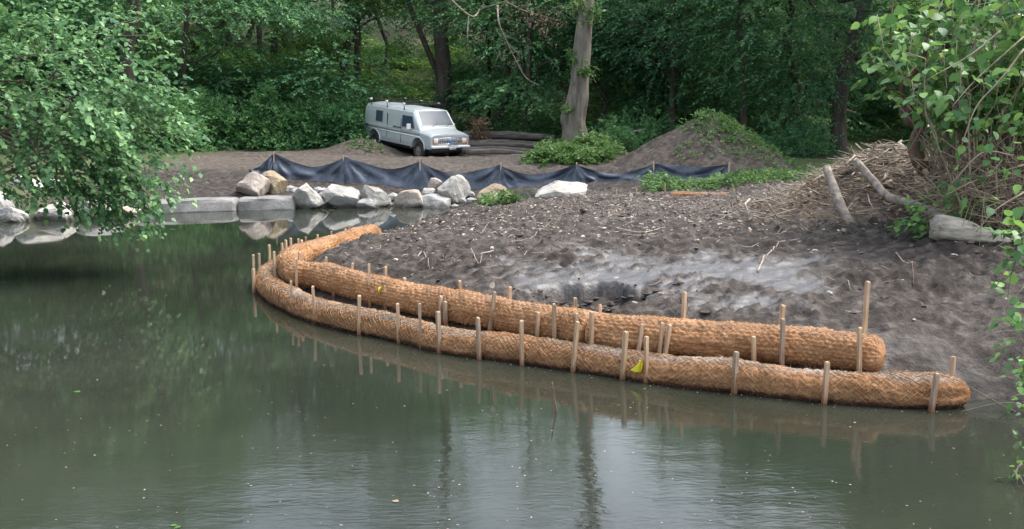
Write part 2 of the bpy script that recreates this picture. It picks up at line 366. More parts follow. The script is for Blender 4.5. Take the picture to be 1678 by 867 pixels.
PROF_S = [-3, -0.5, 0, 0.18, 0.35, 0.5, 0.75, 1.0, 1.5, 3.0, 6.0, 12, 60]
PROF_Z = [-0.9, -0.35, -0.1, 0.05, 0.12, 0.17, 0.34, 0.43, 0.53, 0.76, 0.9, 0.95, 0.95]
def hollow(x, y):
    a, b = (x - 0.85) / 1.05, (y - 12.0) / 0.62
    r = np.sqrt(a * a + b * b) + 0.75 * (fbm(x * 2.6, y * 2.6, 5, 31, 0.6) - 0.5)
    return 1 - sstep(0.70, 1.0, r)
def ground(x, y, fine=True):
    x = np.asarray(x, float); y = np.asarray(y, float)
    s = shore_dist(x, y)
    z = np.interp(s, PROF_S, PROF_Z)
    land = sstep(0.35, 1.2, s)
    # wooded hillside behind the clearing
    hill0 = 46 - 4.0 * sstep(10, 26, x) - 6 * sstep(-14, -30, x)
    t = np.maximum(y - hill0, 0)
    z = z + (0.27 * t - 0.27 * 3 * (1 - np.exp(-t / 3))) * (0.9 + 0.35 * (fbm(x * 0.06, y * 0.06, 3, 5) - 0.5))
    # bank on both sides rising outwards
    z = z + 0.10 * np.maximum(np.abs(x + 2) - 16, 0) * sstep(0, 20, np.abs(x + 2) - 16)
    # hump the big tree stands on, spoil heap by the van, rise under the van's tail
    z = z - 0.30 * np.exp(-(((x + 3.9) / 2.6) ** 2 + ((y - 41.0) / 2.2) ** 2))
    z = z + 0.5 * np.exp(-(((x - 2.5) / 2.3) ** 2 + ((y - 35.8) / 2.2) ** 2))
    z = z + 0.62 * np.exp(-(((x + 6.3) / 1.3) ** 2 + ((y - 42.2) / 1.1) ** 2))
    z = z + 0.28 * np.exp(-(((x + 6.6) / 2.2) ** 2 + ((y - 46.0) / 2.5) ** 2))
    # right-hand bank under the brush pile
    z = z + 0.18 * sstep(4.0, 6.5, x) * sstep(11, 14, y) * (1 - sstep(24, 30, y))
    z = z - 0.14 * sstep(22, 26, y) * (1 - sstep(31, 36, y)) * (1 - sstep(8, 11, x)) * land
    z = z - 0.22 * hollow(x, y) * land
    if fine:
        ca, sa = math.cos(R(28)), math.sin(R(28))
        xr, yr = x * ca + y * sa, -x * sa + y * ca
        w = wetness(x, y, s)
        near = land * (1 - 0.6 * sstep(22, 30, y))
        clod = ridged(xr * 1.5 + 0.5 * fbm(x, y, 2, 90), yr * 4.0, 5, 3) - 0.62
        lump = fbm(x * 3.6, y * 3.6, 5, 11, 0.62) - 0.5
        chop = ridged(x * 5.0 + 2 * fbm(x * 2, y * 2, 2, 91), y * 7.0, 3, 53) - 0.6
        wx, wy = xr + 0.25 * (fbm(x * 3, y * 3, 2, 33) - 0.5), yr + 0.25 * (fbm(x * 3, y * 3, 2, 34) - 0.5)
        crumb = (0.55 - worley(wx * 3.2, wy * 5.0, 3)).clip(-0.3, 0.5) * 0.085 + (0.5 - worley(wx * 7, wy * 9.5, 5)).clip(-0.3, 0.5) * 0.045
        crumb = crumb * (0.3 + 1.2 * sstep(0.35, 0.65, fbm(x * 0.9, y * 0.9, 3, 36)))
        crumb = crumb * (1 + 1.3 * hollow(x, y))
        z = z + near * (clod * 0.15 + lump * 0.085 + chop * 0.06 + crumb) * (1 - 0.75 * w) + near * w * 0.05 * (fbm(xr * 2, yr * 5, 4, 61) - 0.5)
        z = z + 0.10 * (fbm(x * 0.7, y * 0.7, 3, 21) - 0.5) * land
        rut = sstep(29, 33, y)
        z = z + rut * 0.16 * (fbm(x * 0.8, y * 2.4, 4, 41) - 0.5)
    return z
def wetness(x, y, s=None):
    band = np.exp(-(((x - 1.9) / 2.9) ** 2) - (((y - 12.9 + 0.22 * (x - 1.5)) / 1.45) ** 2))
    nse = fbm(x * 1.1 + 0.6 * y, y * 1.6, 6, 77, 0.62)
    fin = fbm((x * 0.88 + y * 0.47) * 4.5, (-x * 0.47 + y * 0.88) * 11, 4, 78, 0.6)
    w = sstep(0.40, 0.74, band * 0.80 + (nse - 0.5) * 1.25 + (fin - 0.5) * 0.75 + 0.03)
    foot = np.exp(-(((y - 11.2 + 0.45 * x) / 0.6) ** 2)) * sstep(1.5, 2.5, x) * 0.5 * sstep(0.45, 0.55, nse)
    return np.clip(np.maximum(w, foot), 0, 1) * (1 - hollow(x, y))

def axis_steps(segs):
    out = []
    for a, b, st in segs: out.append(np.arange(a, b - 1e-6, st))
    out.append(np.array([segs[-1][1]])); return np.concatenate(out)
gx = axis_steps([(-120, -30, 5), (-30, -14, 1.0), (-14, -5, 0.22), (-5, 7.2, 0.036), (7.2, 12, 0.2), (12, 30, 0.9), (30, 120, 5)])
gy = axis_steps([(-30, 0, 3), (0, 8.4, 0.35), (8.4, 15, 0.036), (15, 21, 0.06), (21, 32, 0.13), (32, 50, 0.35), (50, 150, 2.5)])
X, Y = np.meshgrid(gx, gy); Z = ground(X, Y)
S_ = shore_dist(X, Y); W_ = wetness(X, Y)
hill0 = 46 - 4.0 * sstep(10, 26, X) - 6 * sstep(-14, -30, X)
fo = sstep(-4, 1, Y - hill0 + 4 * (fbm(X * 0.3, Y * 0.3, 3, 8) - 0.5))
fo = np.maximum(fo, sstep(7.5, 10, X) * sstep(20, 26, Y)); fo = np.maximum(fo, sstep(-11.5, -13, X) * 0.9)
fo = np.where(np.abs(X) > 40, 1, fo); fo = np.where(Y < 2, 1, fo)
tr = sstep(31.5, 33.5, Y + 0.8 * (fbm(X * 0.5, Y * 0.5, 3, 9) - 0.5)) * (1 - sstep(43, 47, Y)) * sstep(9, 6, X) * (0.45 + 0.55 * fbm(X * 0.4, Y * 1.5, 3, 19))
litter = 0.55 * sstep(16.5, 19, Y) * (1 - sstep(23, 26, Y)) * sstep(-1.5, 1.5, X) * (1 - sstep(9, 11, X))
nx, ny = len(gx), len(gy)
idx = np.arange(nx * ny).reshape(ny, nx)
F = np.stack([idx[:-1, :-1], idx[:-1, 1:], idx[1:, 1:], idx[1:, :-1]], -1).reshape(-1, 4)
g = obj('ground', np.stack([X, Y, Z], -1).reshape(-1, 3), F, M['ground'], attrs={'wet': ('POINT', (W_ * (fo < 0.5)).ravel()), 'forest': ('POINT', fo.ravel()), 'track': ('POINT', np.maximum(tr, litter * 0.6).ravel())})
tag(g, kind='structure')
w = obj('pond_water', [(-16, -3, 0), (9, -3, 0), (9, 31, 0), (-16, 31, 0)], [[0, 1, 2, 3]], M['water'], smooth=False)
tag(w, kind='structure')
def GN(x, y):
    x = np.asarray(x, float); y = np.asarray(y, float)
    i = np.clip(np.searchsorted(gx, x) - 1, 0, nx - 2); j = np.clip(np.searchsorted(gy, y) - 1, 0, ny - 2)
    a = np.clip((x - gx[i]) / (gx[i + 1] - gx[i]), 0, 1); b = np.clip((y - gy[j]) / (gy[j + 1] - gy[j]), 0, 1)
    return (Z[j, i] * (1 - a) + Z[j, i + 1] * a) * (1 - b) + (Z[j + 1, i] * (1 - a) + Z[j + 1, i + 1] * a) * b
def G(x, y): return float(GN(x, y))

# ------------------------------------------------------------------ foliage builders
def leaf_quads(base, dirv, nor, ln, wd, fold=0.18, bend=0.12):
    """one folded four-cornered leaf for each row; returns V, F(quads)"""
    n = len(base); dirv = nrm(dirv); w = nrm(np.cross(dirv, nor)); nn = nrm(np.cross(w, dirv))
    ln = ln[:, None]; wd = wd[:, None]
    a = base; t = base + dirv * ln - nn * ln * bend
    m = base + dirv * ln * 0.42
    Lf = m + w * wd + nn * wd * fold; Rt = m - w * wd + nn * wd * fold
    V = np.stack([a, Lf, t, Rt], 1).reshape(-1, 3)
    k = np.arange(n)[:, None] * 4
    return V, np.concatenate([k, k + 1, k + 2, k + 3], 1)
def sprays(P, A, nl, L, ll, droop=0.25, wratio=0.3, jitter=0.35, r=rng, tintbase=None):
    """leafy twigs: nl alternate leaves along each axis A from P"""
    N = len(P); A = nrm(A); Zv = np.array([0, 0, 1.0])
    S = nrm(np.cross(A, Zv + 0.01)); Nn = nrm(np.cross(S, A))
    Vs, Fs, T = [], [], []; off = 0
    L = np.broadcast_to(np.asarray(L, float), (N,))
    for i in range(nl):
        t = (i + 0.6) / nl; sd = 1 if i % 2 else -1
        b = P + A * (L * t)[:, None] - Zv * (droop * t * t * L)[:, None]
        d = A * (0.45 + 0.5 * t) + S * sd * 0.85 * (1.05 - t * 0.7) - Zv * (droop * 0.9 * t) + r.normal(0, jitter, (N, 3))
        no = Nn + r.normal(0, 0.35, (N, 3))
        ln = ll * (0.65 + 0.7 * r.random(N)) * (1 - 0.25 * t)
        V, F = leaf_quads(b, d, no, ln, ln * wratio * (0.8 + 0.4 * r.random(N)))
        Vs.append(V); Fs.append(F + off); off += len(V)
        tb = r.random(N) * 0.35 + (tintbase if tintbase is not None else 0)
        T.append(tb)
    return np.concatenate(Vs), np.concatenate(Fs), np.concatenate(T)
def crown_points(c, rad, ncl, per, flat=0.35, spread=1.0, shell=0.55, r=rng):
    """spray roots gathered in flat-ish clumps through an ellipsoid"""
    d = nrm(r.normal(size=(ncl, 3))); rr = (shell + (1 - shell) * r.random(ncl)) ** 0.9
    rr *= 0.85 + 0.3 * r.random(ncl)
    C = np.array(c) + d * rr[:, None] * np.array(rad)
    ids = np.repeat(np.arange(ncl), per)
    o = r.normal(size=(len(ids), 3)) * np.array([spread, spread, spread * flat])
    P = C[ids] + o
    ax = (C[ids] - np.array(c)) * np.array([1, 1, 0.25]); ax = nrm(ax) + nrm(o + 1e-6) * 0.8
    ax[:, 2] = ax[:, 2] * 0.4 - 0.05 + r.normal(0, 0.18, len(ids))
    tb = r.random(ncl)[ids] * 0.55
    return P, ax, tb, C

def limb(p0, p1, r0, r1, n=7, sway=0.15, sag=0.0):
    p0, p1 = np.array(p0, float), np.array(p1, float); L = np.linalg.norm(p1 - p0)
    t = np.linspace(0, 1, n)[:, None]; P = p0 + (p1 - p0) * t
    P[1:-1] += rng.normal(0, sway * L * 0.12, (n - 2, 3)); P[:, 2] += (np.sin(t[:, 0] * math.pi)) * sag * L
    return P, np.linspace(r0, r1, n)

def tree(name, label, base, diam, path, crown_c, crown_r, ncl, per, leaf='forest_leaf', bark='bark', ll=0.17, nl=12, group=None, limbs=9, spread=1.0, L=0.75, flat=0.35, shell=0.55):
    base = np.array(base, float)
    root = thing(name, base, label, 'tree', group)
    P = catmull(np.array(path, float), 0.5)
    n = len(P); rad = np.linspace(diam / 2, diam * 0.2, n); rad[:3] *= [1.35, 1.15, 1.05]
    mb = MB(); mb.tube(P, rad, 12, wob=0.08)
    pts, ax, tb, C = crown_points(crown_c, crown_r, ncl, per, flat, spread, shell)
    for k in range(limbs):
        c = C[int(rng.integers(ncl))]
        j = int(np.clip(np.argmin(np.abs(P[:, 2] - (c[2] - 1.0 - 0.25 * np.linalg.norm(c[:2] - P[n // 2][:2])))), n // 4, n - 2))
        q, rr = limb(P[j], c, rad[j] * 0.45, 0.02, 7, 0.5); mb.tube(q, rr, 6)
    mb.build('trunk', M[bark], root)
    keep = pts[:, 2] > GN(pts[:, 0], pts[:, 1]) + 0.3
    V, F, T = sprays(pts[keep], ax[keep], nl, L * (0.7 + 0.6 * rng.random(keep.sum())), ll, 0.3, tintbase=tb[keep])
    obj('crown', V, F, M[leaf], root, False, {'tint': ('FACE', T)})
    return root

# ------------------------------------------------------------------ coir logs
def coir_log(name, label, path2, zc, rad, twine=True, r_taper=(0, 0), seed=1, zfun=None, group='coir logs along the mud bank', cells=22, mudtop=0.0, mat='coir', net=1.0):
    """path2: (n,2) centre line; zc height of the centre; knotted net quilting in real relief"""
    p2 = catmull(np.vstack([path2[:-3:6], path2[-1:]]) if len(path2) > 12 else path2, 0.016)
    n = len(p2); z = np.full(n, zc) if zfun is None else zfun(np.linspace(0, 1, n))
    sl = np.linspace(0, 1, n) * n * 0.016; P = np.column_stack([p2, z]); P[:, 2] += 0.05 * (fbm(sl * 0.9, sl * 0, 2, seed + 60) - 0.5); P[:, 1] += 0.06 * (fbm(sl * 0.8, sl * 0, 2, seed + 70) - 0.5); T = nrm(np.gradient(P, axis=0))
    s = np.concatenate([[0], np.cumsum(np.linalg.norm(np.diff(P, axis=0), axis=1))])
    Nn = nrm(np.cross(np.tile([0, 0, 1.0], (n, 1)), T)); B = np.cross(T, Nn)    # Nn sideways, B up
    k = 76 if net > 0.9 else 112; th = np.arange(k) * 2 * math.pi / k
    L = 2 * math.pi * rad / cells * 1.15
    a = s[:, None] / L + th[None] * cells / (2 * math.pi); b = s[:, None] / L - th[None] * cells / (2 * math.pi)
    wp = 0.9 * (fbm(s[:, None] * 5 + 0 * th[None], th[None] * 2.2 + 0 * s[:, None], 3, seed + 80) - 0.5); a = a + wp; b = b - wp * 0.8
    bul = np.abs(np.sin(math.pi * a / 1)) * np.abs(np.sin(math.pi * b / 1))
    if net < 0.9:            # dry upper logs: rows of fibre tufts squeezed out between the strands
        rowi = th[None] * cells / (2 * math.pi) + 0 * s[:, None] + 0.25 * wp; ph = 0.5 * (np.floor(rowi) % 2)
        bul = np.sin(math.pi * (s[:, None] / (L * 1.35) + ph + 0.35 * wp)) ** 2 * np.sin(math.pi * rowi) ** 2
    wig = fbm(s[:, None] * 3 + 0 * th[None], th[None] * 1.5 + 0 * s[:, None], 3, seed) - 0.5
    rough = fbm(s[:, None] * 30 + 2 * th[None], th[None] * 8 + 0 * s[:, None], 3, seed + 5, 0.65) - 0.5
    rr = rad * (1 + 0.24 * wig) + (0.009 if net > 0.9 else 0.016) * (bul - 0.4) * (0.35 + 1.1 * fbm(s[:, None] * 1.7 + 0 * th[None], th[None] * 1.1 + 0 * s[:, None], 3, seed + 81)) + 0.040 * rough
    # sagging flat on the underside and lacing pinches now and then
    pinch = 1 - 0.05 * np.exp(-((s[:, None] % 1.17 - 0.5) / 0.05) ** 2)
    rr = rr * pinch
    e = np.minimum(s, s[-1] - s)[:, None]
    endf = np.ones((n, 1))
    if r_taper[0]: q = np.clip(s[:, None] / r_taper[0], 0, 1); endf = endf * np.sqrt(np.clip(1 - (1 - q) ** 2.2, 0.0001, 1))
    if r_taper[1]: q = np.clip((s[-1] - s[:, None]) / r_taper[1], 0, 1); endf = endf * np.sqrt(np.clip(1 - (1 - q) ** 2.2, 0.0001, 1))
    rr = rr * endf
    Q = P[:, None] + rr[..., None] * (Nn[:, None] * np.cos(th)[None, :, None] + B[:, None] * np.sin(th)[None, :, None] * 0.95)
    i = np.arange(n * k).reshape(n, k); F = np.stack([i[:-1], np.roll(i, -1, 1)[:-1], np.roll(i, -1, 1)[1:], i[1:]], -1).reshape(-1, 4)
    base = (*P[n // 2][:2], P[n // 2][2] - rad)
    root = thing(name, base, label, 'coir log', group)
    top = np.clip((np.sin(th)[None] - 0.62) / 0.3, 0, 1) * mudtop
    mud = np.clip(top * sstep(0.30, 0.55, fbm(s[:, None] * 2.2, th[None] * 2 + 0 * s[:, None], 4, seed + 9)) * 1.3, 0, 1)
    soak = 1 - sstep(0.012, 0.075, Q[..., 2] + 0.03 * rough)
    obj('coir_body', Q.reshape(-1, 3), F, M[mat], root, True, {'mud': ('POINT', (mud + 0 * rr).ravel()), 'soak': ('POINT', soak.ravel())})
    # knotted net: twine helices in both directions
    mv, mf, off = [], [], 0
    if twine:
        st = 3; ii = np.arange(0, n, st)
        for sgn in (1, -1):
            for c in range(cells):
                thk = (2 * math.pi * c / cells + sgn * s[ii] / L * 2 * math.pi / cells) + 0.10 * (fbm(s[ii] * 2.5, s[ii] * 0 + c * 0.3, 2, seed + 30) - 0.5) + 0.05 * (vnoise(s[ii] * 14, s[ii] * 0 + c * 3.1 + sgn, seed) - 0.5)
                jj = ((thk / (2 * math.pi) * k) % k).astype(int) % k
                rloc = rr[ii, jj] + 0.007 * endf[ii, 0]
                cs, sn = np.cos(thk), np.sin(thk)
                D = Nn[ii] * cs[:, None] + B[ii] * sn[:, None] * 0.95
                ctr = P[ii] + D * rloc[:, None]
                ctr = ctr - D * (0.012 * sstep(0.45, 0.7, fbm(s[ii] * 4, cs * 2 + sn, 3, seed + 40)))[:, None] + rng.normal(0, 0.004, ctr.shape)
                keepm = (ctr[:, 2] > 0.03) & (sn > -0.8)
                tw = (0.0046 if net > 0.9 else 0.0022); tang = T[ii]; sid = nrm(np.cross(D, tang))
                ring = np.stack([ctr + D * tw, ctr + sid * tw, ctr - D * tw * 0.6, ctr - sid * tw], 1)
                m = len(ii); q = np.arange(m * 4).reshape(m, 4)
                f = np.stack([q[:-1], np.roll(q, -1, 1)[:-1], np.roll(q, -1, 1)[1:], q[1:]], -1)
                f = f[keepm[:-1] & keepm[1:]].reshape(-1, 4)
                mv.append(ring.reshape(-1, 3)); mf.append(f + off); off += m * 4
        V, F = np.concatenate(mv), np.concatenate(mf)
        o = obj('netting', V, F, M['twine'], root, False); tag(o, kind='stuff')
    # loose fibres
    nf = int(1500 * s[-1]); ai = rng.integers(0, n, nf); aj = rng.integers(0, k, nf)
    D = Nn[ai] * np.cos(th[aj])[:, None] + B[ai] * np.sin(th[aj])[:, None]
    b0 = Q[ai, aj]; d1 = nrm(D * 0.6 + rng.normal(0, 0.7, (nf, 3))) * (0.012 + 0.045 * rng.random(nf) ** 2)[:, None]
    sd = nrm(np.cross(d1, D)) * 0.0017
    V = np.stack([b0 - sd, b0 + sd, b0 + d1], 1).reshape(-1, 3)
    o = obj('loose_fibre', V, np.arange(nf * 3).reshape(-1, 3), M['twine'], root, False); tag(o, kind='stuff')
    return root

def split_path(path, us):
    """index of the path point whose photo column is nearest to u"""
    uu = 839 + path[:, 0] / path[:, 1] * FPX * 1.0
    front = np.arange(len(path))[:np.argmax(path[:, 1] > 14.6)]
    return [int(front[np.argmin(np.abs(uu[front] - q))]) for q in us]
i0, = split_path(LOW, [690]); j0, = split_path(UP, [966])
j1 = int(np.argmin(np.linalg.norm(UP - np.array([-3.46, 16.55]), axis=1)))
LOW_Z, UP_Z, LR, UR = 0.095, 0.375, 0.185, 0.205
coir_log('coir_log', 'long lower coir log at the waterline, reaching the right end of the bank', LOW[:i0], LOW_Z, LR, True, (0.34, 0.03), 1, mudtop=0.8)
coir_log('coir_log', 'lower coir log curving round the left tip of the bank at the waterline', LOW[i0 - 2:], LOW_Z, LR, True, (0.03, 0.12), 2, mudtop=1.0)
coir_log('coir_log', 'upper coir log lying behind the lower one, right half, with a free rounded right end', UP[:j0], UP_Z, UR, True, (0.14, 0.06), 3, mudtop=0.25, cells=28, mat='coir_dry', net=0.55)
coir_log('coir_log', 'middle upper coir log, from the seam under the bank to the left bend', UP[j0 - 2:j1], UP_Z, UR, True, (0.06, 0.12), 4, mudtop=0.25, cells=28, mat='coir_dry', net=0.55)
coir_log('coir_log', 'far upper coir log behind the left bend, its far end buried in mud', UP[j1 - 1:], UP_Z, 0.2, True, (0.12, 0.3), 5, mudtop=0.25, cells=28, mat='coir_dry', net=0.55,
         zfun=lambda t: 0.36 - 0.02 * t)

# ------------------------------------------------------------------ wooden stakes
def depth_on(path, u, off, ymax=15.5):
    fr = path[:np.argmax(path[:, 1] > ymax)]
    uu = 839 + fr[:, 0] / (fr[:, 1] * CP + 0) * FPX * CP
    k = np.argsort(uu); return float(np.interp(u, uu[k], fr[k, 1])) + off
def stake(top, foot, w, t, name='wooden_stake', soak_z=None, mat='stake', parent=None, h=None):
    """square-sawn stake from a point in the ground to its top, with a blunt chamfered head"""
    top, foot = np.array(top, float), np.array(foot, float)
    ax = nrm(top - foot); a = nrm(np.cross(ax, [math.cos(t), math.sin(t), 0.05])); b = np.cross(ax, a)
    L = np.linalg.norm(top - foot); V = []; lev = [0, 0.35, 0.5, 0.62, 0.8, 1 - 0.012 / L, 1]
    if soak_z is not None:
        q = (soak_z - foot[2]) / max(1e-3, (top[2] - foot[2])); lev = sorted([0, max(0.02, q - 0.03 / L), min(0.9, q + 0.06 / L), 1 - 0.012 / L, 1])
    for i, f in enumerate(lev):
        ww = w / 2 * (0.80 if i == len(lev) - 1 else 1.0) * (1 + rng.normal(0, 0.02)); hh = ww * 0.8
        jit = rng.normal(0, w * 0.02, 3)
        for sx, sy in ((-1, -1), (1, -1), (1, 1), (-1, 1)): V.append(foot + ax * L * f + a * sx * ww + b * sy * hh + jit)
    n = len(lev); Fc = [[i * 4 + j, i * 4 + (j + 1) % 4, i * 4 + 4 + (j + 1) % 4, i * 4 + 4 + j] for i in range(n - 1) for j in range(4)]
    Fc.append([(n - 1) * 4 + j for j in range(4)]); Fc.append([3, 2, 1, 0])
    V = np.array(V); so = np.zeros(len(V))
    if soak_z is not None: so = np.repeat([1.0 if f <= lev[2] - 1e-6 and k < 2 else (0.35 if k == 2 else 0.0) for k, f in enumerate(lev)], 4)
    loc = foot
    me = make_mesh(name, V - loc, Fc, M[mat], False, {'soak': ('POINT', so)})
    return link(name, me, parent, loc if parent is None else loc - np.array(parent.location))

ORD = ['', 'first', 'second', 'third', 'fourth', 'fifth', 'sixth', 'seventh', 'eighth', 'ninth', 'tenth', 'eleventh', 'twelfth', 'thirteenth', 'fourteenth', 'fifteenth', 'sixteenth', 'seventeenth', 'eighteenth', 'nineteenth', 'twentieth', 'twenty-first']
# (top u, top v, foot u) read off along each row, right to left; depths come from the log plan
FRONT = [(1533, 612, 1533), (1358, 593, 1357), (1207, 576, 1207), (1058, 551, 1062), (1024, 543, 1019), (944, 527, 935), (854, 525, 856), (785, 520, 786), (717, 510, 720), (690, 497, 689), (652, 497, 652), (585, 484, 585), (516, 469, 516), (480, 460, 478)]
MIDDLE = [(1411, 536, 1416), (1283, 522, 1286), (1238, 551, 1240), (1095, 532, 1087), (1084, 529, 1079), (1054, 531, 1041), (971, 511, 970), (946, 513, 946), (907, 498, 909), (885, 512, 878), (808, 478, 799), (729, 494, 730), (722, 485, 722), (631, 468, 631), (607, 432, 606), (548, 437, 546), (487, 424, 487)]
BACK = [(1419, 461, 1418), (1281, 500, 1280), (1122, 478, 1121), (983, 499, 983), (944, 488, 944), (833, 470, 833), (758, 460, 759), (664, 455, 664), (632, 437, 632), (576, 431, 576), (531, 421, 531), (492, 413, 491)]
def row(lst, path, off, phrase, group, w, zfoot, soak, extra):
    for k, (tu, tv, fu) in enumerate(lst):
        d = depth_on(path, fu, off); ft = PX(fu, 500, d); foot = np.array([ft[0], d, zfoot])
        top = PX(tu + 2.0 * rng.normal(), tv, d + 0.04 * rng.normal())
        o = stake(top, foot, w * (0.9 + 0.2 * rng.random()), rng.random() * 0.5 + 0.1, soak_z=soak)
        lab = extra.get(k) or f'{ORD[k + 1]} wooden stake from the right, {phrase}'
        tag(o, lab, 'stake', group)
row(FRONT, LOW, -0.232, 'along the lower coir log waterline', 'stakes at the waterline', 0.046, -0.35, 0.03,
    {5: 'tall wooden stake leaning right at the waterline, reaching up across both coir logs'})
row(MIDDLE, UP, -0.262, 'between the lower and upper coir logs', 'stakes between the coir logs', 0.044, 0.0, 0.2,
    {0: 'wooden stake strapped to the front of the upper coir log near its free right end',
     10: 'wooden stake leaning right between the logs with a pale leaf on its top', 14: 'tall pale wooden stake between the logs beside the yellow leaf'})
row(BACK, UP, 0.235, 'behind the upper coir log', 'stakes behind the upper coir log', 0.044, 0.1, None,
    {0: 'tallest stake, reddish and thin, behind the right end of the upper coir log'})
# single stakes round the left bend and along the far log
def stake_at(tu, tv, x, y, label, zf=-0.2, w=0.045, soak=None):
    o = stake(PX(tu, tv, y) * np.array([0, 1, 1]) + np.array([PX(tu, tv, y)[0], 0, 0]), (x, y, zf), w, rng.random(), soak_z=soak); tag(o, label, 'stake', 'stakes round the left bend')
for tu, tv, d, lab in [(1562, 584, 9.47, 'pale wooden stake standing behind the right tip of the lower coir log'),
                       (415, 440, 14.95, 'nearest stake on the outer left side of the bend, standing in water'),
                       (415, 417, 16.2, 'leftmost short stake behind the left bend of the lower coir log'),
                       (424, 415, 16.4, 'short stake just right of the leftmost one behind the bend'),
                       (441, 401, 17.1, 'third short stake from the left behind the bend'),
                       (449, 412, 15.0, 'dark stake between both logs at the left bend'),
                       (462, 398, 17.6, 'small stake behind the bend, left one of a close pair'),
                       (468, 393, 17.9, 'small stake behind the bend, right one of a close pair'),
                       (476, 390, 18.2, 'pale stake standing clear above the left bend against the water'),
                       (489, 391, 17.0, 'left stake of the pair at the seam of the left bend'),
                       (494, 393, 16.8, 'right stake of the pair at the seam of the left bend'),
                       (501, 388, 18.3, 'short stake behind the near end of the far coir log'),
                       (520, 384, 18.9, 'stub of a stake behind the middle of the far coir log'),
                       (543, 379, 19.3, 'stub of a stake further along the far coir log'),
                       (566, 375, 18.8, 'stake in front of the far coir log near its buried end'),
                       (572, 368, 19.9, 'stake behind the far coir log near its buried end'),
                       (614, 370, 20.2, 'stub of a stake in mud beyond the far coir log')]:
    x = PX(tu, tv, d)[0]
    stake_at(tu, tv, x, d, lab, soak=0.02 if d < 15 and d > 14.9 else None)

# ------------------------------------------------------------------ boulders and slab by the far shore
def boulder(name, label, u0, u1, v0, v1, d, mat, seed, depth=0.8, cuts=15, cat='boulder', tilt=0.0, sink=0.12, group='boulders along the far shore'):
    r = np.random.default_rng(seed)
    p0, p1 = PX(u0, v1, d), PX(u1, v0, d)
    wx, hz = p1[0] - p0[0], p1[2] - p0[2]; hz += sink
    bm = bmesh.new(); bmesh.ops.create_icosphere(bm, subdivisions=4, radius=1.0)
    V = np.array([v.co[:] for v in bm.verts]); Fc = [[v.index for v in f.verts] for f in bm.faces]; bm.free()
    for _ in range(cuts):
        nv = nrm(r.normal(size=3) * np.array([1, 0.9, 0.9])); lim = 0.42 + 0.38 * r.random()
        dd = V @ nv; over = dd > lim
        V[over] -= nv * ((dd[over] - lim) * 0.93)[:, None]
    V += nrm(V) * (0.20 * (fbm(V[:, 0] * 1.6 + seed, V[:, 1] * 1.6 + V[:, 2] * 1.3, 4, seed) - 0.5))[:, None]
    V += nrm(V) * (0.10 * (fbm(V[:, 0] * 6 + seed, V[:, 1] * 6 + V[:, 2] * 5, 3, seed + 3) - 0.5))[:, None]
    if tilt: c, s = math.cos(tilt), math.sin(tilt); V = V @ np.array([[c, 0, s], [0, 1, 0], [-s, 0, c]]).T
    mn, mx = V.min(0), V.max(0); V = (V - mn) / (mx - mn)
    V = V * np.array([wx, depth * wx, hz]); loc = np.array([p0[0] + wx / 2, d, p0[2] - sink])
    V = V - np.array([wx / 2, depth * wx / 2, 0])
    wz = V[:, 2] + loc[2]; so = 1 - sstep(0.05, 0.16, wz + 0.10 * (vnoise(V[:, 0] * 7, V[:, 1] * 7, seed) - 0.5))
    o = link(name, make_mesh(name, V, Fc, M[mat], False, {'soak': ('POINT', so)}), None, loc)
    return tag(o, label, cat, group)
B = boulder
B('boulder', 'pinkish angular boulder lying on the stone slab, left of the tan one', 383, 442, 281, 317, 28.6, 'rock_pink', 11, 0.75, tilt=0.15)
B('boulder', 'tan boulder touching the pinkish one on the stone slab', 428, 471, 279, 316, 29.0, 'rock_tan', 12, 0.9)
B('boulder', 'pale notched boulder at the right end of the stone slab', 479, 535, 299, 341, 27.9, 'rock_white', 13, 0.8, tilt=0.2)
B('boulder', 'rounded grey boulder at the water, second right of the slab', 528, 589, 302, 339, 28.0, 'rock_grey', 14, 0.7)
B('boulder', 'grey boulder with a flat tilted top, in the middle of the shore row', 590, 641, 302, 334, 28.4, 'rock_white', 15, 0.75, tilt=-0.3)
B('boulder', 'small low stone at the water in front of the flat-topped boulder', 584, 622, 325, 339, 27.9, 'rock_grey', 16, 0.6)
B('boulder', 'brownish pointed boulder at the water left of the big white rock', 646, 696, 310, 338, 28.3, 'rock_pink', 17, 0.7, tilt=0.2)
B('boulder', 'grey angular boulder leaning at the foot of the big white rock', 679, 739, 318, 341, 28.2, 'rock_grey', 18, 0.7, tilt=-0.15)
B('boulder', 'small grey stone wedged between the brownish boulder and the white rock', 688, 713, 308, 321, 28.9, 'rock_grey', 19, 0.8)
B('boulder', 'small pinkish stone just left of the big white rock top', 700, 725, 291, 309, 29.4, 'rock_pink', 20, 0.8)
B('boulder', 'big white upright rock leaning left, tallest of the shore row', 717, 771, 286, 331, 28.6, 'rock_white', 21, 0.8, cuts=12, tilt=0.35)
B('boulder', 'tan boulder overgrown with small weeds, right of the white rock', 782, 842, 301, 333, 23.5, 'rock_tan', 22, 0.8, sink=0.25)
B('boulder', 'dark mossy boulder beside the long white rock', 836, 884, 307, 335, 23.0, 'rock_dark', 23, 0.9, sink=0.25)
B('boulder', 'long low white rock with a peaked top on the mud', 876, 964, 296, 331, 22.6, 'rock_white', 24, 0.6, cuts=10, tilt=-0.1, sink=0.3)
B('boulder', 'grey rock at the far left edge of the picture by the water', -28, 21, 312, 350, 25.2, 'rock_grey', 25, 0.8)
B('boulder', 'low wide rock at the waterline under the left bush', -5, 46, 338, 366, 24.6, 'rock_grey', 26, 0.8)
B('boulder', 'pale rock half hidden behind the hanging leaves of the left bush', 60, 128, 330, 366, 25.0, 'rock_white', 27, 0.8)
